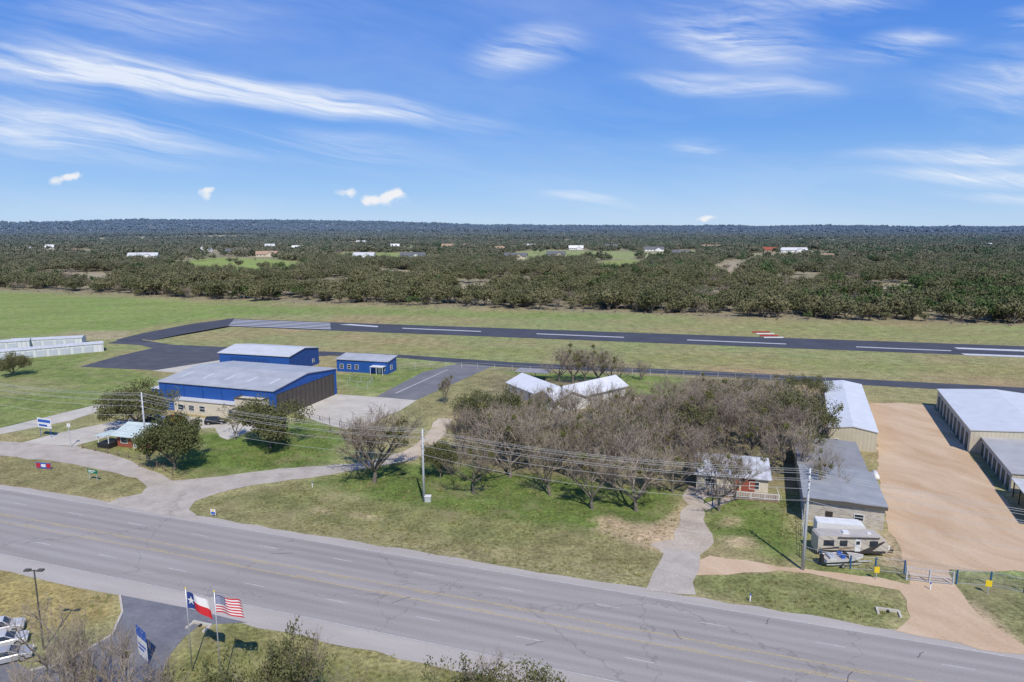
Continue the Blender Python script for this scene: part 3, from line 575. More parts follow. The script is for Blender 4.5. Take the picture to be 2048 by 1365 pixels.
for t in [(947,988,862),(1020,955,830),(1100,990,868),(1185,1018,876),(1272,1022,880),(1438,1022,895,.9),(1345,985,860),(1228,975,845),(1150,960,840),(1060,940,825),(985,925,815),(1300,950,830),(1395,975,850,.95),(1600,960,850,.7),(1545,950,850,.6),(1470,1000,890,.7),
  (960,880,790),(1010,880,795),(1070,890,800),(1130,905,810),(1200,895,795),(1260,900,795),(1310,900,785),(1370,895,785),(1430,890,780),(1490,890,780),(1550,880,775),
  (1150,862,780),(1210,855,774),(1045,855,778,.9),(1095,862,782,.9),(1128,846,768,.7),(1185,840,762,.7),(1078,850,770,.7),(1238,835,758,.7),(1030,830,758,.6),(1330,860,765),(1385,850,760),(1440,845,760),(1500,840,762),(1555,840,765),(1600,850,770),(1345,820,755),(1410,815,755),(1470,810,755),(1530,810,760),(1590,815,765),
  (930,910,815),(1280,865,785),(1095,925,820),(1215,935,820),(1365,925,820),(1545,905,800),(1600,900,800),(1620,830,780),
  (1330,925,825),(1405,915,815),(1455,905,805),(1500,915,812),(1570,925,815),(1340,880,785),(1400,870,775),(1460,868,772),(1520,862,772),(1580,870,780),(1375,835,762),(1425,830,760),(1485,825,758),(1545,822,760),(1300,845,775),(1260,840,775,.8),(1165,915,815),(1040,910,812),(1000,900,805),(1320,800,758,.8),(1380,795,752,.9),(1440,792,752,.9),(1500,795,755,.9),
  (890,808,752,.7),(545,728,702,.8),(1652,1005,888,.7),(1240,765,712),(1280,762,715),(1170,762,700)]: TB(*t)
for t in [(1118,765,696),(1145,768,692),(1195,770,694),(1222,772,700)]: T(bare[4 if t[0]%2 else 1],*t)
for i,t in enumerate([(275,856,770,1.0),(540,896,802,1.0),(350,940,838,.95),(25,752,708,.9),(1000,870,785,.9),(880,958,885,.7),(955,850,785,.7)]): T(oakN[i%3],*t)
for i,t in enumerate([(950,870,785,.9),(1640,905,800,.7),(1590,880,770,.9),(1570,800,750),(1610,800,750,.9),(1640,815,755,.8),(1610,930,850,.7),(1030,930,835,.9),(470,880,815,.8),(1350,900,800,.9),(300,850,785,.8),(1120,935,850,.8),(1440,850,765,.9),(1250,920,830,.8),(1500,800,752,.9),(1180,930,840,.7),(1290,985,890,.6),(1400,900,800,.8),(1520,890,790,.8),(1060,880,800,.8)]): T(sparse[i%2],*t)
# foreground trees by the car park
T(thin,95,1360,1200,.8); T(bare[3],150,1420,1235,.6); T(bare[0],215,1450,1240,.6); T(thin,250,1480,1275,.7); T(sparse[1],590,1450,1276,.6); T(thin,620,1450,1285,.7); T(sparse[0],560,1500,1310,.7); T(thin,985,1470,1308,.8); T(sparse[1],1055,1480,1328,.75); T(sparse[0],940,1500,1335,.7); T(sparse[0],430,1520,1345,.7); T(thin,710,1530,1348,.9); T(bare[3],120,1540,1300,.6); T(thin,45,1520,1325,.7); T(bare[0],270,1560,1320,.7)
# ---- woods beyond the airfield ----
edge=[P(*p) for p in far_edge]; ex=np.array([p.x for p in edge]); ey=np.array([p.y for p in edge])
clear=[[P(*p) for p in f] for f in fields+tanf]
def scatter(y0,y1,n,mar=1.15):
    y=np.sqrt(rng.uniform(y0**2,y1**2,n)); x=rng.uniform(-.76*mar,.76*mar,n)*y; return x,y
def dens(x,y):
    inside=y-np.interp(x,ex,ey)
    d=np.clip(sstep(-4,12,inside)*.9+sstep(12,40,inside)*.3,0,1)*(inside>0)
    cl=fbm(x,y,75,21)+.35*(fbm(x,y,260,77)-.5)*sstep(450,800,y); edgeb=1-sstep(30,90,inside)
    d*=np.clip(.5+(cl-.41)*7+.5*edgeb,.05,1)
    for f in clear:
        s=sdist(x,y,f); d*=np.where(s>-3,.025,1)
    for hx,hy,hw in hxy:
        k=((x-hx)/(hw*.7+6))**2+((y-(hy-52))/(78))**2; d*=np.where(k<1,.0,1)
    return d
allp=[]
for (y0,y1,n,sc0,sc1) in ((290,1000,15500,.95,1.75),(1000,2000,21000,1.1,2.0),(2000,4000,20000,1.7,2.8),(4000,10500,22000,2.8,4.6)):
    x,y=scatter(y0,y1,n); k=rng.uniform(0,1,n)<dens(x,y); x,y=x[k],y[k]; s=rng.uniform(sc0,sc1,len(x))*(.75+.55*fbm(x,y,45,88)); s=s*np.where(rng.uniform(0,1,len(x))<.22,.55,1); allp.append(np.stack([x,y,elev(x,y)-(.5 if y0<2000 else 1.5),s],1))
A_=np.concatenate(allp); A_=A_[np.argsort(A_[:,1]-np.interp(A_[:,0],ex,ey))]
vis=np.abs(A_[:,0])<.76*A_[:,1]
idx=np.where(vis)[0][:180]; near=A_[idx]; rest=np.delete(A_,idx,0)
for x,y,z,s in near:
    r_=random.random(); k=oakF[random.randrange(3)] if r_<.7 else (jun[random.randrange(2)] if r_<.78 else brush)
    k.put((x,y,z),k.h*s*(1.0 if k is not brush else .75))
far_i=np.where((rest[:,1]>700)&(rest[:,1]<900)&(np.abs(rest[:,0])<300))[0][:3]
for kk,j in zip(oakL,far_i): x,y,z,s=rest[j]; kk.put((x,y,z),kk.h*s)
rest=np.delete(rest,far_i,0)
def stuff(name,pts,srcs,label,cat):
    me=bpy.data.meshes.new(name); me.vertices.add(len(pts)); me.vertices.foreach_set('co',pts[:,:3].ravel())
    a=me.attributes.new('sc','FLOAT','POINT'); a.data.foreach_set('value',pts[:,3].astype(np.float32))
    a=me.attributes.new('rz','FLOAT','POINT'); a.data.foreach_set('value',rng.uniform(0,6.28,len(pts)).astype(np.float32))
    a=me.attributes.new('ix','INT','POINT'); a.data.foreach_set('value',rng.integers(0,len(srcs),len(pts)).astype(np.int32))
    o=bpy.data.objects.new(name,me); COL.objects.link(o); o['kind']='stuff'; o['label']=label; o['category']=cat
    ng=bpy.data.node_groups.new(name,'GeometryNodeTree'); ng.interface.new_socket('Geometry',in_out='INPUT',socket_type='NodeSocketGeometry'); ng.interface.new_socket('Geometry',in_out='OUTPUT',socket_type='NodeSocketGeometry')
    gi=ng.nodes.new('NodeGroupInput'); go=ng.nodes.new('NodeGroupOutput'); ip=ng.nodes.new('GeometryNodeInstanceOnPoints'); ge=ng.nodes.new('GeometryNodeJoinGeometry'); L=ng.links.new
    for s in srcs:
        oi=ng.nodes.new('GeometryNodeObjectInfo'); oi.transform_space='ORIGINAL'; oi.inputs['Object'].default_value=s; oi.inputs['As Instance'].default_value=True
        L(oi.outputs['Geometry'],ge.inputs[0])
    def na(n,t):
        q=ng.nodes.new('GeometryNodeInputNamedAttribute'); q.data_type=t; q.inputs['Name'].default_value=n; return q.outputs['Attribute']
    L(gi.outputs[0],ip.inputs['Points']); L(ge.outputs[0],ip.inputs['Instance']); ip.inputs['Pick Instance'].default_value=True
    L(na('ix','INT'),ip.inputs['Instance Index']); L(na('sc','FLOAT'),ip.inputs['Scale'])
    cx=ng.nodes.new('ShaderNodeCombineXYZ'); L(na('rz','FLOAT'),cx.inputs[2]); L(cx.outputs[0],ip.inputs['Rotation'])
    L(ip.outputs[0],go.inputs[0]); md=o.modifiers.new('scatter','NODES'); md.node_group=ng; return o
crown=lambda k:[c for c in k.p.children if c.name.startswith('crown')][0]
g=rng.uniform(0,1,len(rest)); right=sstep(-.1,.5,rest[:,0]/rest[:,1])
isj=(g<.1+.5*right*(fbm(rest[:,0],rest[:,1],160,33)>.45))&(rest[:,1]<2200); isb=(g>.87)&(rest[:,1]<1200)&~isj; isL=(rest[:,1]>900)&~isj&~isb
x,y=scatter(290,520,6500); ins=y-np.interp(x,ex,ey); k=(ins>-8)&(ins<45)&(fbm(x,y,22,44)>.42)&(rng.uniform(0,1,len(x))<.6); sb=np.stack([x[k],y[k],0*x[k]-.2,rng.uniform(.15,.45,k.sum())],1)
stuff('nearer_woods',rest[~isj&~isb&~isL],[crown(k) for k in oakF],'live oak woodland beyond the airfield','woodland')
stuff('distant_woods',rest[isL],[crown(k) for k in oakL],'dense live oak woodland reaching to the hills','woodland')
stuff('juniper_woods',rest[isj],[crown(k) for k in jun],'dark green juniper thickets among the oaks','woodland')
stuff('brush_thicket',np.concatenate([rest[isb],sb]),[crown(brush)],'grey leafless brush among the oaks','brush')
# grass tufts
M_tuft=leafmat('tuft_blades',(.13,.17,.045),(.36,.31,.15),False)
rs=random.Random(3); mb=MB()
for k in range(16):
    a_=rs.uniform(0,6.28); l=rs.uniform(.12,.3); b0=Vector((rs.gauss(0,.1),rs.gauss(0,.1),0)); t_=b0+Vector((math.cos(a_)*.12,math.sin(a_)*.12,l)); s_=Vector((-math.sin(a_),math.cos(a_),0))*.025; mb.add([b0-s_,b0+s_,t_],[(0,1,2)],0,rs.random())
gt_=mb.obj('grass_tuft',M_tuft,loc=P(900,1060),tint=True); tag(gt_,'small tuft of dry grass on the verge','grass')
zones=[[(380,1015),(600,962),(650,940),(900,935),(1360,985),(1370,1020),(1340,1075),(1310,1095),(1290,1175),(800,1105)],[(1410,1000),(1598,990),(1600,1125),(1430,1090)],[(1390,1160),(1600,1158),(1800,1215),(1760,1250),(1560,1222)],[(400,1270),(500,1250),(930,1335),(1000,1400),(300,1400)],[(0,1135),(235,1190),(230,1225),(0,1290)],[(360,950),(640,850),(690,900),(600,935)]]
tp=[]
for zn in zones:
    pl=[P(*p) for p in zn]; x0,x1=min(p.x for p in pl),max(p.x for p in pl); y0,y1=min(p.y for p in pl),max(p.y for p in pl); n=int((x1-x0)*(y1-y0)*1.1)
    x=rng.uniform(x0,x1,n); y=rng.uniform(y0,y1,n); k=(sdist(x,y,pl)>.3)&(fbm(x,y,5,61)>.47); tp.append(np.stack([x[k],y[k],0*x[k],rng.uniform(.6,1.5,k.sum())],1))
stuff('grass_tufts',np.concatenate(tp),[gt_],'tufts of green and dry grass on verges','grass')
# ---------------- utility poles and wires ----------------
poles=[P(848,1003),P(1605,1140),P(295,918)]; dv=(poles[0]-poles[1]); 
poles=[poles[1]-dv*.95, poles[1],poles[0],poles[2],poles[2]+(poles[2]-poles[0])]
hts=[13,Ht(1605,1140,937),Ht(848,1003,858),Ht(295,918,785),13]
dirp=(poles[2]-poles[1]).normalized(); sidep=Vector((-dirp.y,dirp.x,0)).normalized()
atts=[]
for p,h in zip(poles,hts):
    e=empty('utility_pole','tall grey steel utility pole carrying power lines','utility pole',p,0,'utility poles along the highway')
    MB().tube([Vector((0,0,0)),Vector((0,0,h*.5)),Vector((0,0,h))],[.24,.19,.13],10).obj('pole',M_galv,e,smooth=True)
    at_=[]
    for k,(dz,s) in enumerate(((.1,0),(.7,.8),(.9,-.8),(1.7,.8),(2.0,-.8),(2.9,.6),(4.3,.25))):
        q=sidep*s; zz=h-dz; 
        if s and k<6: MB().cyl((0,0,zz),(q.x,q.y,zz+.05),.045,6).obj('bracket',M_galv,e); MB().cyl((q.x,q.y,zz+.05),(q.x,q.y,zz+.3),.07,8).obj('insulator',M_bronze,e)
        at_.append(Vector((p.x+q.x,p.y+q.y,zz+(.3 if 0<k<6 else .02))))
    atts.append(at_)
M_wire=mat('aluminium_wire',(.48,.48,.47),.5,.05,1)
for i in range(4):
    for k in range(7):
        a,b_=atts[i][k],atts[i+1][k]; pts=[]
        sag=1.2 if k<6 else 1.8
        for j in range(17):
            t=j/16; p=a.lerp(b_,t); p.z-=4*sag*t*(1-t); pts.append(p)
        o=MB().tube(pts,[.022]*17,4).obj('power_line',M_wire); tag(o,'thin sagging power line strung between utility poles','power line','power lines along the highway')
tb=empty('transformer_box','pale utility cabinet at the foot of a power pole','utility box',P(856,1003)); MB().box(-.5,-.4,0,.5,.4,.9).obj('cabinet',M_galv,tb); MB().box(-.55,-.45,.902,.55,.45,1).obj('lid',M_trimg,tb)
# ---------------- fences ----------------
def fence(pts,h,sp,label,pm,rm,rails=(.5,1.0),grp=None,pw=.06,mesh=False,rr=.03,mr_=.01):
    pts=[P(*p) for p in pts]; e=empty('fence',label,'fence',pts[0],0,grp); rl=MB(); post=None; n=0
    for a,b_ in zip(pts[:-1],pts[1:]):
        Ln=(b_-a).length; k=max(1,int(Ln/sp))
        for i in range(k+ (1 if b_ is pts[-1] else 0)):
            q=a.lerp(b_,i/k)-pts[0]
            if post is None: post=MB().box(-pw,-pw,0,pw,pw,h).obj('post',pm,e,q)
            elif n<99: c=post.copy(); COL.objects.link(c); c.parent=e; c.location=q
            n+=1
        for r_ in rails: rl.tube([a-pts[0]+Vector((0,0,r_*h)),b_-pts[0]+Vector((0,0,r_*h))],[rr,rr],4)
        if mesh:
            for i in range(int(Ln/.3)):
                q=a.lerp(b_,i*.3/Ln)-pts[0]; rl.tube([q+Vector((0,0,.05)),q+Vector((0,0,h))],[mr_,mr_],3,cap=False)
    rl.obj('rail',rm,e); return e
fence([(1606,1118),(1640,1128),(1700,1138),(1750,1142),(1808,1148)],1.9,3,'chain-link fence with blue posts beside the trailer',M_bluepost,M_galv,(.05,.98),mesh=True,pw=.08)
fence([(1912,1168),(1980,1172),(2048,1186),(2200,1215)],1.9,3,'chain-link fence with blue posts beside the yard gate',M_bluepost,M_galv,(.05,.98),mesh=True,pw=.08)
fence([(1812,1160),(1858,1166),(1905,1170)],1.8,2.4,'galvanised double gate across the dirt driveway',M_galv,M_galv,(.1,.5,.98),pw=.09,mesh=True,rr=.05,mr_=.02)['category']='gate'
fence([(1608,1120),(1600,980)],1.8,3.5,'wire fence along the plot boundary',M_galv,M_galv,(.3,.6,.95))
fence([(165,898),(215,908),(300,926),(345,952)],1.1,3,'low wooden post fence beside the frontage road',M_wood,M_wood,(.5,.9),pw=.09)
fence([(598,832),(640,842),(700,858)],1.2,3,'low pipe fence beside the hangar forecourt',M_black,M_black,(.5,.95))
fence([(800,742),(860,735),(955,738),(1060,745),(1300,752),(1650,768)],1.9,5,'tall chain-link fence along the taxiway',M_galv,M_galv,(.05,.5,.98),pw=.05)
fence([(695,772),(735,778),(745,765),(700,762)],1.6,3,'chain-link enclosure on the lawn',M_galv,M_galv,(.05,.98),pw=.05)
# ---------------- signs ----------------
def panel_sign(label,base,w,z0,h,mats_,rz=0,posts=2,pm=M_galv,cat='sign',name='road_sign',marks=None):
    e=empty(name,label,cat,base,rz)
    for k in range(posts):
        x=(-w/2+w*.12)+(w*.76)*(k/(posts-1) if posts>1 else .5)
        MB().cyl((x,.06,0),(x,.06,z0+h*.95),.05,6).obj('post',pm,e)
    MB().box(-w/2,-.03,z0,w/2,.0,z0+h).obj('panel',mats_,e)
    if marks:
        for (x0,y0,x1,y1,m_) in marks: MB().box(-w/2+w*x0,-.045,z0+h*y0,-w/2+w*x1,-.031,z0+h*y1).obj('lettering',m_,e)
    return e
M_sgreen=mat('green_sign',(.0,.16,.08),.5,.03,2); M_sblue=mat('blue_sign',(.02,.10,.42),.5,.04,2); M_syel=mat('yellow_sign',(.75,.55,.02),.5,.03,2); M_red=mat('red_paint',(.45,.02,.03),.6,.05,2)
panel_sign('green highway sign with white lettering on the verge',P(187,962),2.3,1.4,.75,M_sgreen,R(-18),marks=[(.1,.55,.8,.75,M_white),(.1,.2,.6,.38,M_white)])
panel_sign('red and blue advertising banner on the grass verge',P(88,938),3.2,.1,1.1,M_sblue,R(-10),marks=[(.02,.1,.3,.9,M_red),(.35,.25,.65,.75,M_white),(.7,.1,.98,.9,M_red)],name='banner_sign')
panel_sign('white and blue airport sign on two posts',P(92,874),4.2,2.0,2.2,M_white,R(-20),pm=M_sblue,marks=[(.05,.55,.95,.85,M_sblue),(.1,.15,.7,.35,M_sblue)],name='airport_sign')
panel_sign('small blue and yellow yard sign on the verge',P(427,1033),.9,.3,.9,M_white,R(-15),marks=[(.1,.1,.9,.5,M_sblue),(.3,.6,.7,.9,M_syel)],name='yard_sign')
panel_sign('yellow warning sign beside the gate',P(1752,1160),.6,1.0,.8,M_syel,R(-15),1,name='warning_sign')
panel_sign('yellow warning sign on a post beside the yard',P(1975,1188),.7,1.0,.8,M_syel,R(-15),1,name='warning_sign')
panel_sign('blue and white clinic sign in the car park',P(288,1322),2.3,.4,3.0,M_white,R(-40),pm=M_sblue,marks=[(-.02,.72,1.02,1.12,M_sblue),(.1,.4,.9,.48,M_sblue),(.1,.25,.7,.33,M_sblue)],name='pylon_sign')
e=empty('sign_post','slim steel post beside the concrete drive','post',P(142,894)); MB().cyl((0,0,0),(0,0,5.2),.08,8).obj('pole',M_galv,e); MB().box(-.35,-.05,4.3,.35,.05,5).obj('panel',M_trimg,e)
for u,v in ((1775,1222),(405,1250)):
    e=empty('culvert_end','small concrete culvert end beside a driveway','culvert',P(u,v),R(-18),'concrete culvert ends'); q=MB(); q.box(-1.3,-.15,0,1.3,.15,.28); q.box(-1.3,-1.2,0,-1.05,-.152,.2); q.box(1.05,-1.2,0,1.3,-.152,.2); q.obj('headwall',M_conc,e); MB().cyl((0,-.5,.14),(0,-.152,.14),.13,10).obj('pipe',M_black,e)
for u,v in ((1500,1203),(1860,1180),(625,975)):
    e=empty('marker_post','small white utility marker post in the grass','marker post',P(u,v),0,'utility marker posts'); MB().box(-.07,-.04,0,.07,.04,.8).obj('post',M_white,e); MB().box(-.08,-.05,.802,.08,.05,1.0).obj('cap',M_sblue,e)
hl=Ht(88,1300,1140); e=empty('street_lamp','tall dark lamp post with twin square heads in car park','street lamp',P(88,1300)); MB().cyl((0,0,0),(0,0,hl),.1,8,r2=.07).obj('pole',M_bronze,e)
MB().box(-.8,-.05,hl-.15,.8,.05,hl-.05).obj('arm',M_bronze,e); MB().box(-1.0,-.22,hl-.12,-.4,.22,hl+.05).obj('lamp_head',M_bronze,e); MB().box(.4,-.22,hl-.12,1.0,.22,hl+.05).obj('lamp_head',M_bronze,e)
# ---------------- flags ----------------
M_fred=mat('flag_red',(.55,.02,.03),.8,.05,2); M_fwhite=mat('flag_white',(.74,.73,.72),.8,.04,2); M_fblue=mat('flag_blue',(.02,.05,.22),.8,.05,2); M_pole=mat('flagpole_aluminium',(.5,.5,.5),.4,.05,1,metal=.5)
def star(cx,cy,r): return [(cx+(r if i%2==0 else r*.4)*math.sin(math.pi*i/5),cy+(r if i%2==0 else r*.4)*math.cos(math.pi*i/5)) for i in range(10)]
def flag(u,v,vt,kind,label):
    h=Ht(u,v,vt); e=empty('flagpole',label,'flag',P(u,v)); MB().cyl((0,0,0),(0,0,h),.07,10,r2=.045).obj('pole',M_pole,e,smooth=True)
    MB().tube([Vector((0,0,h)),Vector((0,0,h+.08)),Vector((0,0,h+.16))],[.05,.11,.03],10).obj('finial',M_syel,e,smooth=True)
    Wf,Hf=(2.9,1.75)
    droop=.55 if kind=='us' else 1.35
    def S(s,t,off=0):
        x=Wf*s*(.93 if kind=='us' else .86); z=h-.35-Hf*(1-t)-droop*s*s*.9-.1*math.sin(s*9+t*2)*s; y=.22*math.sin(s*8.5+t*1.2)*(.3+s)+off
        return (x+.06,y,z)
    mb=MB(); nx_,ny_=40,39
    mb.v=[S(i/nx_,j/ny_) for j in range(ny_+1) for i in range(nx_+1)]
    for j in range(ny_):
        for i in range(nx_):
            s=(i+.5)/nx_; t=(j+.5)/ny_
            if kind=='us': mi=2 if (s<.4 and j>=18) else (0 if (j//3)%2==0 else 1)
            else: mi=2 if s<.333 else (1 if t>.5 else 0)
            a_=j*(nx_+1)+i; mb.f.append([a_,a_+1,a_+nx_+2,a_+nx_+1]); mb.m.append(mi); mb.t.append(0)
    sts=[]
    if kind=='us':
        for r_ in range(9):
            for c in range(6 if r_%2==0 else 5): sts.append((.033+c*.066+(0 if r_%2==0 else .033),.49+r_*.056,.026))
    else: sts.append((.166,.5,.17))
    for cx,cy,r_ in sts:
        for off in (-.012,.012):
            ring=star(cx,cy,r_*Wf); ring=[(cx+(a_-cx)/Wf,cy+(b2-cy)/Hf) for a_,b2 in ring]
            mb.add([S(cx,cy,off)]+[S(a_,b2,off) for a_,b2 in ring],[(0,1+i,1+(i+1)%10) for i in range(10)],1)
    mb.obj('flag',[M_fred,M_fwhite,M_fblue],e,smooth=True)
    e.rotation_euler[2]=R(-8)
flag(385,1342,1178,'tx','white flagpole flying a Texas flag, one white star on blue'); flag(444,1385,1184,'us','white flagpole flying a United States flag')
e=empty('flagpole','short pole with a United States flag at the office','flag',P(556,826)); MB().cyl((0,0,0),(0,0,7.2),.06,8).obj('pole',M_pole,e); fm=MB(); 
for j in range(7): fm.add([(0.06,0,5.4+j*.2),(1.9,.25,5.1+j*.2),(1.9,.25,5.3+j*.2),(.06,0,5.6+j*.2)],[(0,1,2,3)],j%2)
fm.add([(0.06,-.03,6.1),(.8,.06,5.98),(.8,.06,6.68),(.06,-.03,6.8)],[(0,1,2,3)],2); fm.obj('flag',[M_fred,M_fwhite,M_fblue],e)
# ---------------- vehicles ----------------
M_tyre=mat('tyre_rubber',(.018,.018,.02),.9,.1,3); M_rim=mat('alloy_rim',(.45,.45,.47),.35,.05,2,metal=.6); M_lamp=mat('lamp_lens',(.65,.65,.6),.2,.05,2); M_tail=mat('tail_lens',(.35,.01,.01),.3,.05,2)
def wheel(e,x,y,r=.34,w=.22):
    t=MB().cyl((x,y-w/2,r),(x,y+w/2,r),r,18).obj('wheel',M_tyre,e); s=1 if y>0 else -1
    MB().cyl((x,y+s*w/2,r),(x,y+s*(w/2+.015),r),r*.62,12).obj('rim',M_rim,t)
def car(label,loc,rz,col,kind='sedan',grp=None):
    e=empty('parked_car',label,'car',loc,rz,grp); bm_=mat('car_paint_'+'_'.join(str(int(c*99)) for c in col),col,.25,.02,1)
    top=1.45 if kind=='sedan' else 1.75
    belt=.93 if kind=='sedan' else 1.08
    prof=[(-2.3,.3),(-2.36,.55),(-2.3,belt-.05),(-2.0,belt),(1.15,belt),(2.1,belt-.14),(2.32,belt-.3),(2.36,.5),(2.3,.3)]
    mb=MB(); n=len(prof); ring=[]
    for yy in [-.9,-.84,.84,.9]:
        k=1 if abs(yy)<.86 else .97; ring.append([(x*k,yy,z if abs(yy)<.86 else .3+(z-.3)*.88) for x,z in prof])
    vs=[p for r_ in ring for p in r_]; fs=[tuple(range(n-1,-1,-1)),tuple(range(3*n,4*n))]
    for q in range(3): fs+=[(q*n+i,q*n+(i+1)%n,(q+1)*n+(i+1)%n,(q+1)*n+i) for i in range(n)]
    mb.add(vs,fs); mb.obj('body',bm_,e)
    cb=(-2.05,1.2) if kind=='sedan' else (-2.28,1.1); ct=(-1.25,.35) if kind=='sedan' else (-2.0,.45)
    if kind=='truck': cb=(-.9,1.1); ct=(-.75,.4)
    g=MB(); z0,z1=belt-.01,top-.06
    g.add([(cb[0],-.8,z0),(cb[1],-.8,z0),(cb[1],.8,z0),(cb[0],.8,z0),(ct[0],-.63,z1),(ct[1],-.63,z1),(ct[1],.63,z1),(ct[0],.63,z1)],[(0,1,5,4),(1,2,6,5),(2,3,7,6),(3,0,4,7)]); g.obj('window',M_glass,e)
    r_=MB(); r_.add([(ct[0]-.06,-.66,z1),(ct[1]+.06,-.66,z1),(ct[1]+.06,.66,z1),(ct[0]-.06,.66,z1),(ct[0]+.1,-.52,top),(ct[1]-.1,-.52,top),(ct[1]-.1,.52,top),(ct[0]+.1,.52,top)],[(0,3,2,1),(4,5,6,7),(0,1,5,4),(1,2,6,5),(2,3,7,6),(3,0,4,7)])
    for s in (-1,1):
        for xa,xb in ((cb[0],ct[0]),(cb[1],ct[1]),((cb[0]+cb[1])/2,(ct[0]+ct[1])/2)): r_.tube([Vector((xa,s*.81,z0)),Vector((xb,s*.64,z1))],[.045,.04],5)
    r_.obj('roof',bm_,e)
    if kind=='truck': MB().box(-2.2,-.7,belt+.002,-1.0,.7,belt+.03).obj('bed_liner',M_black,e)
    for x in (-1.42,1.45):
        for y in (-.82,.82): wheel(e,x,y)
    for s in (-.62,.62): MB().box(2.28,s-.18,.62,2.372,s+.18,.76).obj('headlight',M_lamp,e); MB().box(-2.365,s-.16,.62,-2.3,s+.16,.8).obj('tail_light',M_tail,e)
    return e
gp='cars in the clinic car park'
car('silver sedan parked in the car park',P(14,1322),R(28),(.33,.34,.36),'sedan',gp); car('white sedan parked beside other cars',P(6,1292),R(28),(.5,.5,.5),'sedan',gp); car('white car partly hidden by bare branches',P(0,1267),R(28),(.55,.55,.55),'suv',gp)
car('black sport utility vehicle beside the office',P(432,848),R(10),(.015,.017,.02),'suv'); car('orange-yellow pickup truck parked by the office',P(352,842),R(-20),(.65,.28,.02),'truck'); car('dark grey pickup truck under the oak tree',P(300,842),R(40),(.03,.032,.036),'truck')
e=empty('travel_trailer','beige travel trailer with dark swoosh stripes and roof air conditioner','camper trailer',P(1634,1112),R(-3))
M_rvb=mat('beige_fibreglass',(.50,.45,.37),.4,.05,1); M_rvs=mat('dark_stripe',(.05,.045,.045),.4,.05,1); M_rvt=mat('tan_stripe',(.3,.22,.15),.4,.05,1)
mb=MB(); mb.prism([(0,.55),(0,2.75),(.25,2.95),(8.4,2.95),(9.2,2.45),(9.6,1.5),(9.35,.55)],0,2.45); mb.obj('body',M_rvb,e)
MB().box(.1,-.012,.56,9.2,-.002,.9).obj('skirt',M_rvs,e)
for x,w in ((.8,1.3),(3.0,.9),(7.0,1.0)): q=MB().box(x-.06,-.035,1.54,x+w+.06,-.003,2.36).obj('window',M_rvs,e); MB().box(x,-.05,1.6,x+w,-.036,2.3).obj('glass',M_glass,q)
q=MB().box(5.0,-.04,.8,5.75,-.003,2.6).obj('door',M_trimg,e); MB().box(5.12,-.055,1.8,5.63,-.041,2.3).obj('window',M_glass,q)
sw=MB(); sw.add([(5.9,-.02,.9),(8.7,-.02,2.3),(9.1,-.02,2.3),(7.4,-.02,.9)],[(0,1,2,3)]); sw.add([(.1,-.02,1.05),(2.9,-.02,1.45),(2.9,-.02,1.2),(.1,-.02,.92)],[(0,1,2,3)]); sw.obj('stripe',M_rvs,e)
sw=MB(); sw.add([(2.95,-.02,1.3),(4.9,-.02,1.5),(4.9,-.02,1.25),(2.95,-.02,.95)],[(0,1,2,3)]); sw.obj('accent_stripe',M_rvt,e)
MB().prism([(3.6,2.952),(3.7,3.2),(4.5,3.2),(4.7,2.952)],.8,1.6).obj('air_conditioner',M_white,e); MB().box(7,.9,2.952,7.5,1.4,3.05).obj('roof_vent',M_white,e); MB().cyl((2.6,-.12,2.8),(8.2,-.12,2.8),.09,8).obj('awning_roll',M_rvs,e)
for x in (3.9,4.75): wheel(e,x,.1,.36); wheel(e,x,2.35,.36)
MB().prism([(9.36,.45),(10.9,.45),(10.9,.56),(9.36,.56)],1.1,1.35).obj('hitch',M_black,e); MB().cyl((10.1,1.22,.57),(10.1,1.22,1.15),.22,10).obj('gas_bottle',M_white,e); MB().cyl((10.7,1.22,0),(10.7,1.22,.45),.05,6).obj('jack',M_black,e)
e=empty('cargo_trailer','white enclosed cargo trailer parked against the stone wall','trailer',P(1632,1076),R(-12)); mb=MB(); mb.prism([(0,.5),(0,2.35),(.1,2.45),(6.0,2.45),(6.6,2.1),(6.6,.5)],0,2.2); mb.obj('body',M_white,e); MB().box(.05,-.03,.5,6.5,-.003,.62).obj('trim',M_galv,e); MB().box(4.9,-.04,.7,5.6,-.004,2.2).obj('door',M_trimg,e)
for x in (2.6,3.4): wheel(e,x,.05,.33); wheel(e,x,2.15,.33)
MB().box(6.6,1.0,.42,7.9,1.2,.52).obj('hitch',M_black,e)
e=empty('motor_boat','white and blue motor boat resting on its trailer','boat',P(1685,1130),R(4)); mb=MB(); secs=[]
for i in range(9):
    t=i/8; x=-2.8+5.6*t; w=1.05*(1-max(0,(t-.45)/.55)**2.2); kz=.55+.5*max(0,(t-.5)/.5)**2; secs.append([(x,-w,1.25+.15*t),(x,-w*.85,.85+.1*t),(x,0,kz),(x,w*.85,.85+.1*t),(x,w,1.25+.15*t)])
vs=[p for s in secs for p in s]; fs=[(i*5+j,i*5+j+1,(i+1)*5+j+1,(i+1)*5+j) for i in range(8) for j in range(4)]+[(0,1,2,3,4)]; mb.add(vs,fs); mb.obj('hull',M_white,e)
mb=MB(); mb.add([(s[0][0],s[0][1]*.97,s[0][2]-.06) for s in secs]+[(s[4][0],s[4][1]*.97,s[4][2]-.06) for s in secs],[(i,i+1,i+10,i+9) for i in range(8)]); mb.obj('deck',M_rvb,e)
MB().prismx([(-.8,1.3),(.8,1.3),(.65,1.8),(-.65,1.8)],.3,.36).obj('windscreen',M_glass,e)
for y in (-.5,.4): MB().box(-.6,y-.22,1.22,-.1,y+.25,1.65).obj('seat',M_sblue,e)
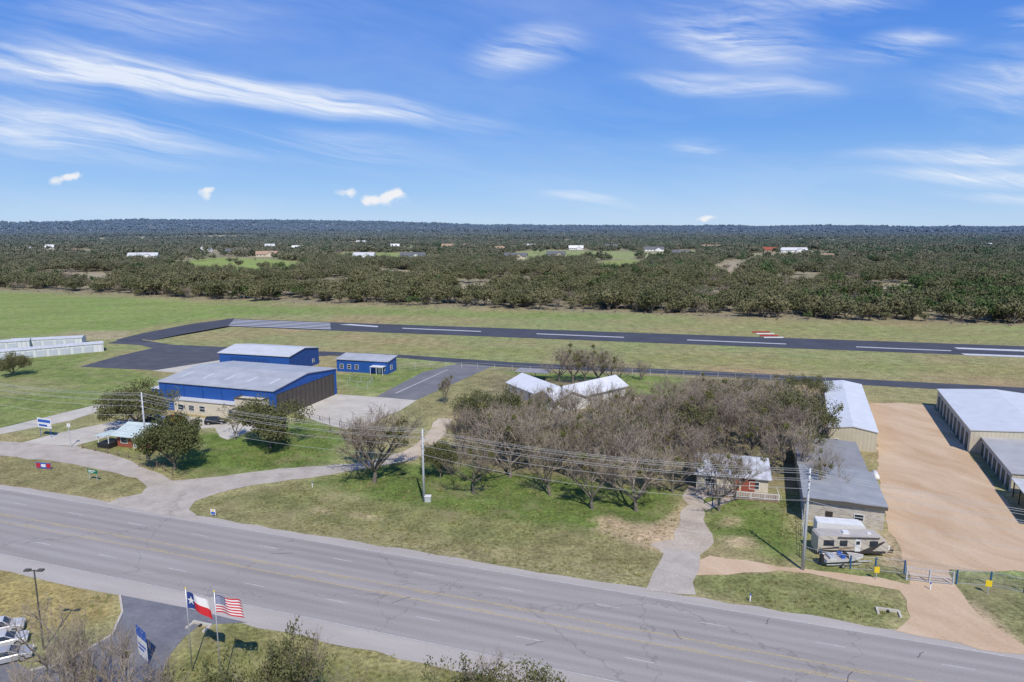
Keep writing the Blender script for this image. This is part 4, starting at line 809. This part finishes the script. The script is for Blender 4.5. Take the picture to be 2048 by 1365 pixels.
MB().box(-2.2,-.7,1.2,-1.3,.7,1.5).obj('engine_cover',M_galv,e); MB().prism([(-3.2,.5),(-3.25,1.5),(-3.0,1.75),(-2.8,1.6),(-2.85,.5)],-.2,.2).obj('outboard_motor',M_black,e); q=MB(); q.box(-2.6,-.7,.38,2.2,-.6,.48); q.box(-2.6,.6,.38,2.2,.7,.48); q.box(2.2,-.08,.38,4.0,.08,.48); q.box(-.5,-.599,.38,-.35,.599,.46); q.obj('trailer_frame',M_galv,e)
for y in (-.95,.95): wheel(e,-.5,y,.3,.18)
e=empty('approach_light_bar','low orange and white runway approach light unit on the grass','runway lights',P(1538,671)); 
for k in range(4): MB().box(-5.5+k*.2,-9+k*5,.3,2.5,-8.4+k*5,.7).obj('lamp_bar',[M_white,M_red][k%2],e); 
for k in range(4): MB().box(-4,-8.8+k*5,0,-3.8,-8.6+k*5,.3).obj('leg',M_galv,e)
e=empty('propane_tank','white propane tank on legs beside the workshop','tank',P(1750,960),R(70)); MB().tube([Vector((-1.6,0,.9)),Vector((-1.4,0,.9)),Vector((1.4,0,.9)),Vector((1.6,0,.9))],[.2,.5,.5,.2],12).obj('tank',M_white,e,smooth=True); MB().box(-1,-.3,0,-.85,.3,.5).obj('leg',M_galv,e); MB().box(.85,-.3,0,1,.3,.5).obj('leg',M_galv,e)
# ---------------- light, sky ----------------
az,el=R(166),R(49); sdir=Vector((math.sin(az)*math.cos(el),math.cos(az)*math.cos(el),math.sin(el)))
ld=bpy.data.lights.new('sun','SUN'); ld.energy=4.3; ld.angle=R(.6); ld.color=(1,.945,.865); lo=bpy.data.objects.new('sun',ld); COL.objects.link(lo); lo.rotation_euler=sdir.to_track_quat('Z','Y').to_euler()
w=bpy.data.worlds.new('World'); scene.world=w; w.use_nodes=True; nt=w.node_tree; L=nt.links.new; bg=nt.nodes['Background']
w.cycles.sampling_method='MANUAL'; w.cycles.sample_map_resolution=256
sky=N(nt,'ShaderNodeTexSky',sky_type='NISHITA'); sky.sun_disc=False; sky.sun_elevation=el; sky.sun_rotation=az; sky.air_density=1.0; sky.dust_density=0.0; sky.ozone_density=1.5; sky.altitude=300
bg.inputs['Strength'].default_value=.1
tc=N(nt,'ShaderNodeTexCoord'); sp=N(nt,'ShaderNodeSeparateXYZ'); L(tc.outputs['Generated'],sp.inputs[0])
rp=N(nt,'ShaderNodeValToRGB'); cr_=rp.color_ramp; L(sp.outputs['Z'],rp.inputs[0])
cr_.elements[0].position=0; cr_.elements[0].color=(.42,.63,.91,1); cr_.elements[1].position=1; cr_.elements[1].color=(.04,.15,.53,1)
for p_,c_ in ((.05,(.28,.52,.91)),(.13,(.14,.365,.87)),(.25,(.08,.265,.82)),(.42,(.055,.20,.71))): q=cr_.elements.new(p_); q.color=(*c_,1)
sc10=N(nt,'ShaderNodeVectorMath',operation='SCALE'); sc10.inputs['Scale'].default_value=10; L(rp.outputs[0],sc10.inputs[0])
smx=N(nt,'ShaderNodeMix',data_type='RGBA'); smx.inputs['Factor'].default_value=.85; L(sky.outputs[0],smx.inputs['A']); L(sc10.outputs[0],smx.inputs['B'])
def M2(op,a,b=None,c=None):
    n=N(nt,'ShaderNodeMath',operation=op)
    for i,v in enumerate((a,b,c)):
        if v is None: continue
        if isinstance(v,(int,float)): n.inputs[i].default_value=v
        else: L(v,n.inputs[i])
    return n.outputs[0]
ysafe=M2('MAXIMUM',sp.outputs['Y'],.05)
cv=N(nt,'ShaderNodeCombineXYZ'); L(M2('DIVIDE',sp.outputs['X'],ysafe),cv.inputs[0]); L(M2('DIVIDE',sp.outputs['Z'],ysafe),cv.inputs[1])
def AB(u,v): x,y,k=ray(u,v); return x/y,k/y
def warp(src,scale,amt,det=3,ay=.6):
    nw=N(nt,'ShaderNodeTexNoise'); nw.inputs['Scale'].default_value=scale; nw.inputs['Detail'].default_value=det; L(src,nw.inputs['Vector'])
    s1=N(nt,'ShaderNodeVectorMath',operation='SUBTRACT'); L(nw.outputs['Color'],s1.inputs[0]); s1.inputs[1].default_value=(.5,.5,.5)
    s2=N(nt,'ShaderNodeVectorMath',operation='MULTIPLY_ADD'); L(s1.outputs[0],s2.inputs[0]); s2.inputs[1].default_value=(amt,amt*ay,0); L(src,s2.inputs[2]); return s2.outputs[0]
wv=warp(cv.outputs[0],3.5,.10,3,.5)
def blob(src,u0,v0,u1,v1,wpx,streng,inner=0.0):
    a0,b0=AB(u0,v0);a1,b1=AB(u1,v1); mp=N(nt,'ShaderNodeMapping',vector_type='TEXTURE'); ln=math.hypot(a1-a0,b1-b0)/2
    mp.inputs['Location'].default_value=((a0+a1)/2,(b0+b1)/2,0); mp.inputs['Rotation'].default_value=(0,0,math.atan2(b1-b0,a1-a0)); mp.inputs['Scale'].default_value=(ln,wpx/F,1)
    L(src,mp.inputs['Vector']); le=N(nt,'ShaderNodeVectorMath',operation='LENGTH'); L(mp.outputs[0],le.inputs[0])
    mr=N(nt,'ShaderNodeMapRange',interpolation_type='SMOOTHSTEP'); mr.inputs[1].default_value=inner; mr.inputs[2].default_value=1; mr.inputs[3].default_value=streng; mr.inputs[4].default_value=0; L(le.outputs['Value'],mr.inputs[0]); return mr.outputs[0]
def fibres(rot,sx,sy,lo,hi,seed,det=6):
    mp=N(nt,'ShaderNodeMapping'); mp.inputs['Rotation'].default_value=(0,0,rot); L(wv,mp.inputs['Vector'])
    m3=N(nt,'ShaderNodeMapping'); m3.inputs['Scale'].default_value=(sx,sy,1); m3.inputs['Location'].default_value=(seed,seed*.7,0); L(mp.outputs[0],m3.inputs['Vector'])
    no=N(nt,'ShaderNodeTexNoise'); no.inputs['Scale'].default_value=1; no.inputs['Detail'].default_value=det; no.inputs['Roughness'].default_value=.64; no.inputs['Distortion'].default_value=.4; L(m3.outputs[0],no.inputs['Vector'])
    mr=N(nt,'ShaderNodeMapRange'); mr.inputs[1].default_value=lo; mr.inputs[2].default_value=hi; L(no.outputs['Fac'],mr.inputs[0]); return mr.outputs[0]
fine=fibres(R(12),5,80,.3,.72,9.1,4)
def mod(f): return M2('MULTIPLY',f,M2('MULTIPLY_ADD',fine,.65,.35))
fA=mod(fibres(R(11),2.0,26,.36,.66,3.1)); fC=mod(fibres(R(2),3.0,26,.38,.68,5.5))
def sm(lst):
    o=lst[0]
    for q in lst[1:]: o=M2('ADD',o,q)
    return o
gA=sm([blob(wv,-300,85,640,190,62,2.1),blob(wv,150,128,1100,270,34,2.3,.1),blob(wv,-400,205,680,310,85,1.4),blob(wv,380,260,980,332,50,1.1),blob(wv,-200,20,700,40,75,.7),blob(wv,880,125,1220,80,55,1.3)])
gC=sm([blob(wv,1240,35,1700,125,70,1.8),blob(wv,1190,150,1740,195,28,1.6),blob(wv,1600,125,2000,50,42,1.2),blob(wv,1350,20,1900,5,45,.9),blob(wv,1940,45,2250,40,34,1.3),blob(wv,1620,312,2400,300,30,1.7),blob(wv,1660,352,2400,348,28,1.6),blob(wv,1780,388,2400,398,16,1.2),blob(wv,1780,190,2350,110,100,.9),blob(wv,1280,285,1500,295,26,.8),blob(wv,1030,382,1300,420,15,.8)])
cir=M2('ADD',M2('MULTIPLY',gA,fA),M2('MULTIPLY',gC,fC))
veil=M2('MULTIPLY',fibres(R(10),1.3,6,.44,.85,1.7,5),.25)
cir=M2('MINIMUM',M2('ADD',cir,veil),.9)
wc=warp(cv.outputs[0],40,.03,4) 
def cum(u0,v0,u1,v1,wp,s=1.0): return blob(wc,u0,v0,u1,v1,wp,s,0)
cb_=sm([cum(695,405,832,398,20,1.1),cum(758,392,824,388,17,1.0),cum(655,388,730,384,14,.85),cum(76,368,160,358,17,.85),cum(112,356,176,352,11,.7),cum(380,395,438,389,19,.8),cum(404,381,442,378,11,.7),cum(1376,440,1446,437,10,.9)])
nn=N(nt,'ShaderNodeTexNoise'); nn.inputs['Scale'].default_value=60; nn.inputs['Detail'].default_value=4; L(cv.outputs[0],nn.inputs['Vector'])
cmr=N(nt,'ShaderNodeMapRange',interpolation_type='SMOOTHSTEP'); cmr.inputs[1].default_value=.05; cmr.inputs[2].default_value=.85; L(M2('ADD',cb_,M2('MULTIPLY',M2('SUBTRACT',nn.outputs['Fac'],.58),1.6)),cmr.inputs[0]); cu=M2('MULTIPLY',cmr.outputs[0],M2('MINIMUM',M2('MULTIPLY',cb_,5.0),1.0))
front=M2('GREATER_THAN',sp.outputs['Y'],.06)
up=N(nt,'ShaderNodeMapRange'); up.inputs[1].default_value=-.003; up.inputs[2].default_value=.01; L(sp.outputs['Z'],up.inputs[0])
mxa=N(nt,'ShaderNodeMix',data_type='RGBA'); L(M2('MULTIPLY',M2('MULTIPLY',cir,front),up.outputs[0]),mxa.inputs['Factor']); L(smx.outputs['Result'],mxa.inputs['A']); mxa.inputs['B'].default_value=(8.2,8.8,9.8,1)
mxb=N(nt,'ShaderNodeMix',data_type='RGBA'); L(M2('MULTIPLY',cu,front),mxb.inputs['Factor']); L(mxa.outputs['Result'],mxb.inputs['A']); mxb.inputs['B'].default_value=(8.6,8.8,9.2,1)
L(mxb.outputs['Result'],bg.inputs['Color'])
# ---------------- camera ----------------
cd=bpy.data.cameras.new('camera'); cd.lens=24; cd.sensor_width=36; cd.clip_end=80000; cd.clip_start=.5
co=bpy.data.objects.new('camera',cd); COL.objects.link(co); co.location=(0,0,H); co.rotation_euler=(math.pi/2-PT,0,0); scene.camera=co
scene.view_settings.view_transform='Standard'; scene.view_settings.look='None'; scene.view_settings.exposure=0
print('woods',len(rest),'near',len(near))
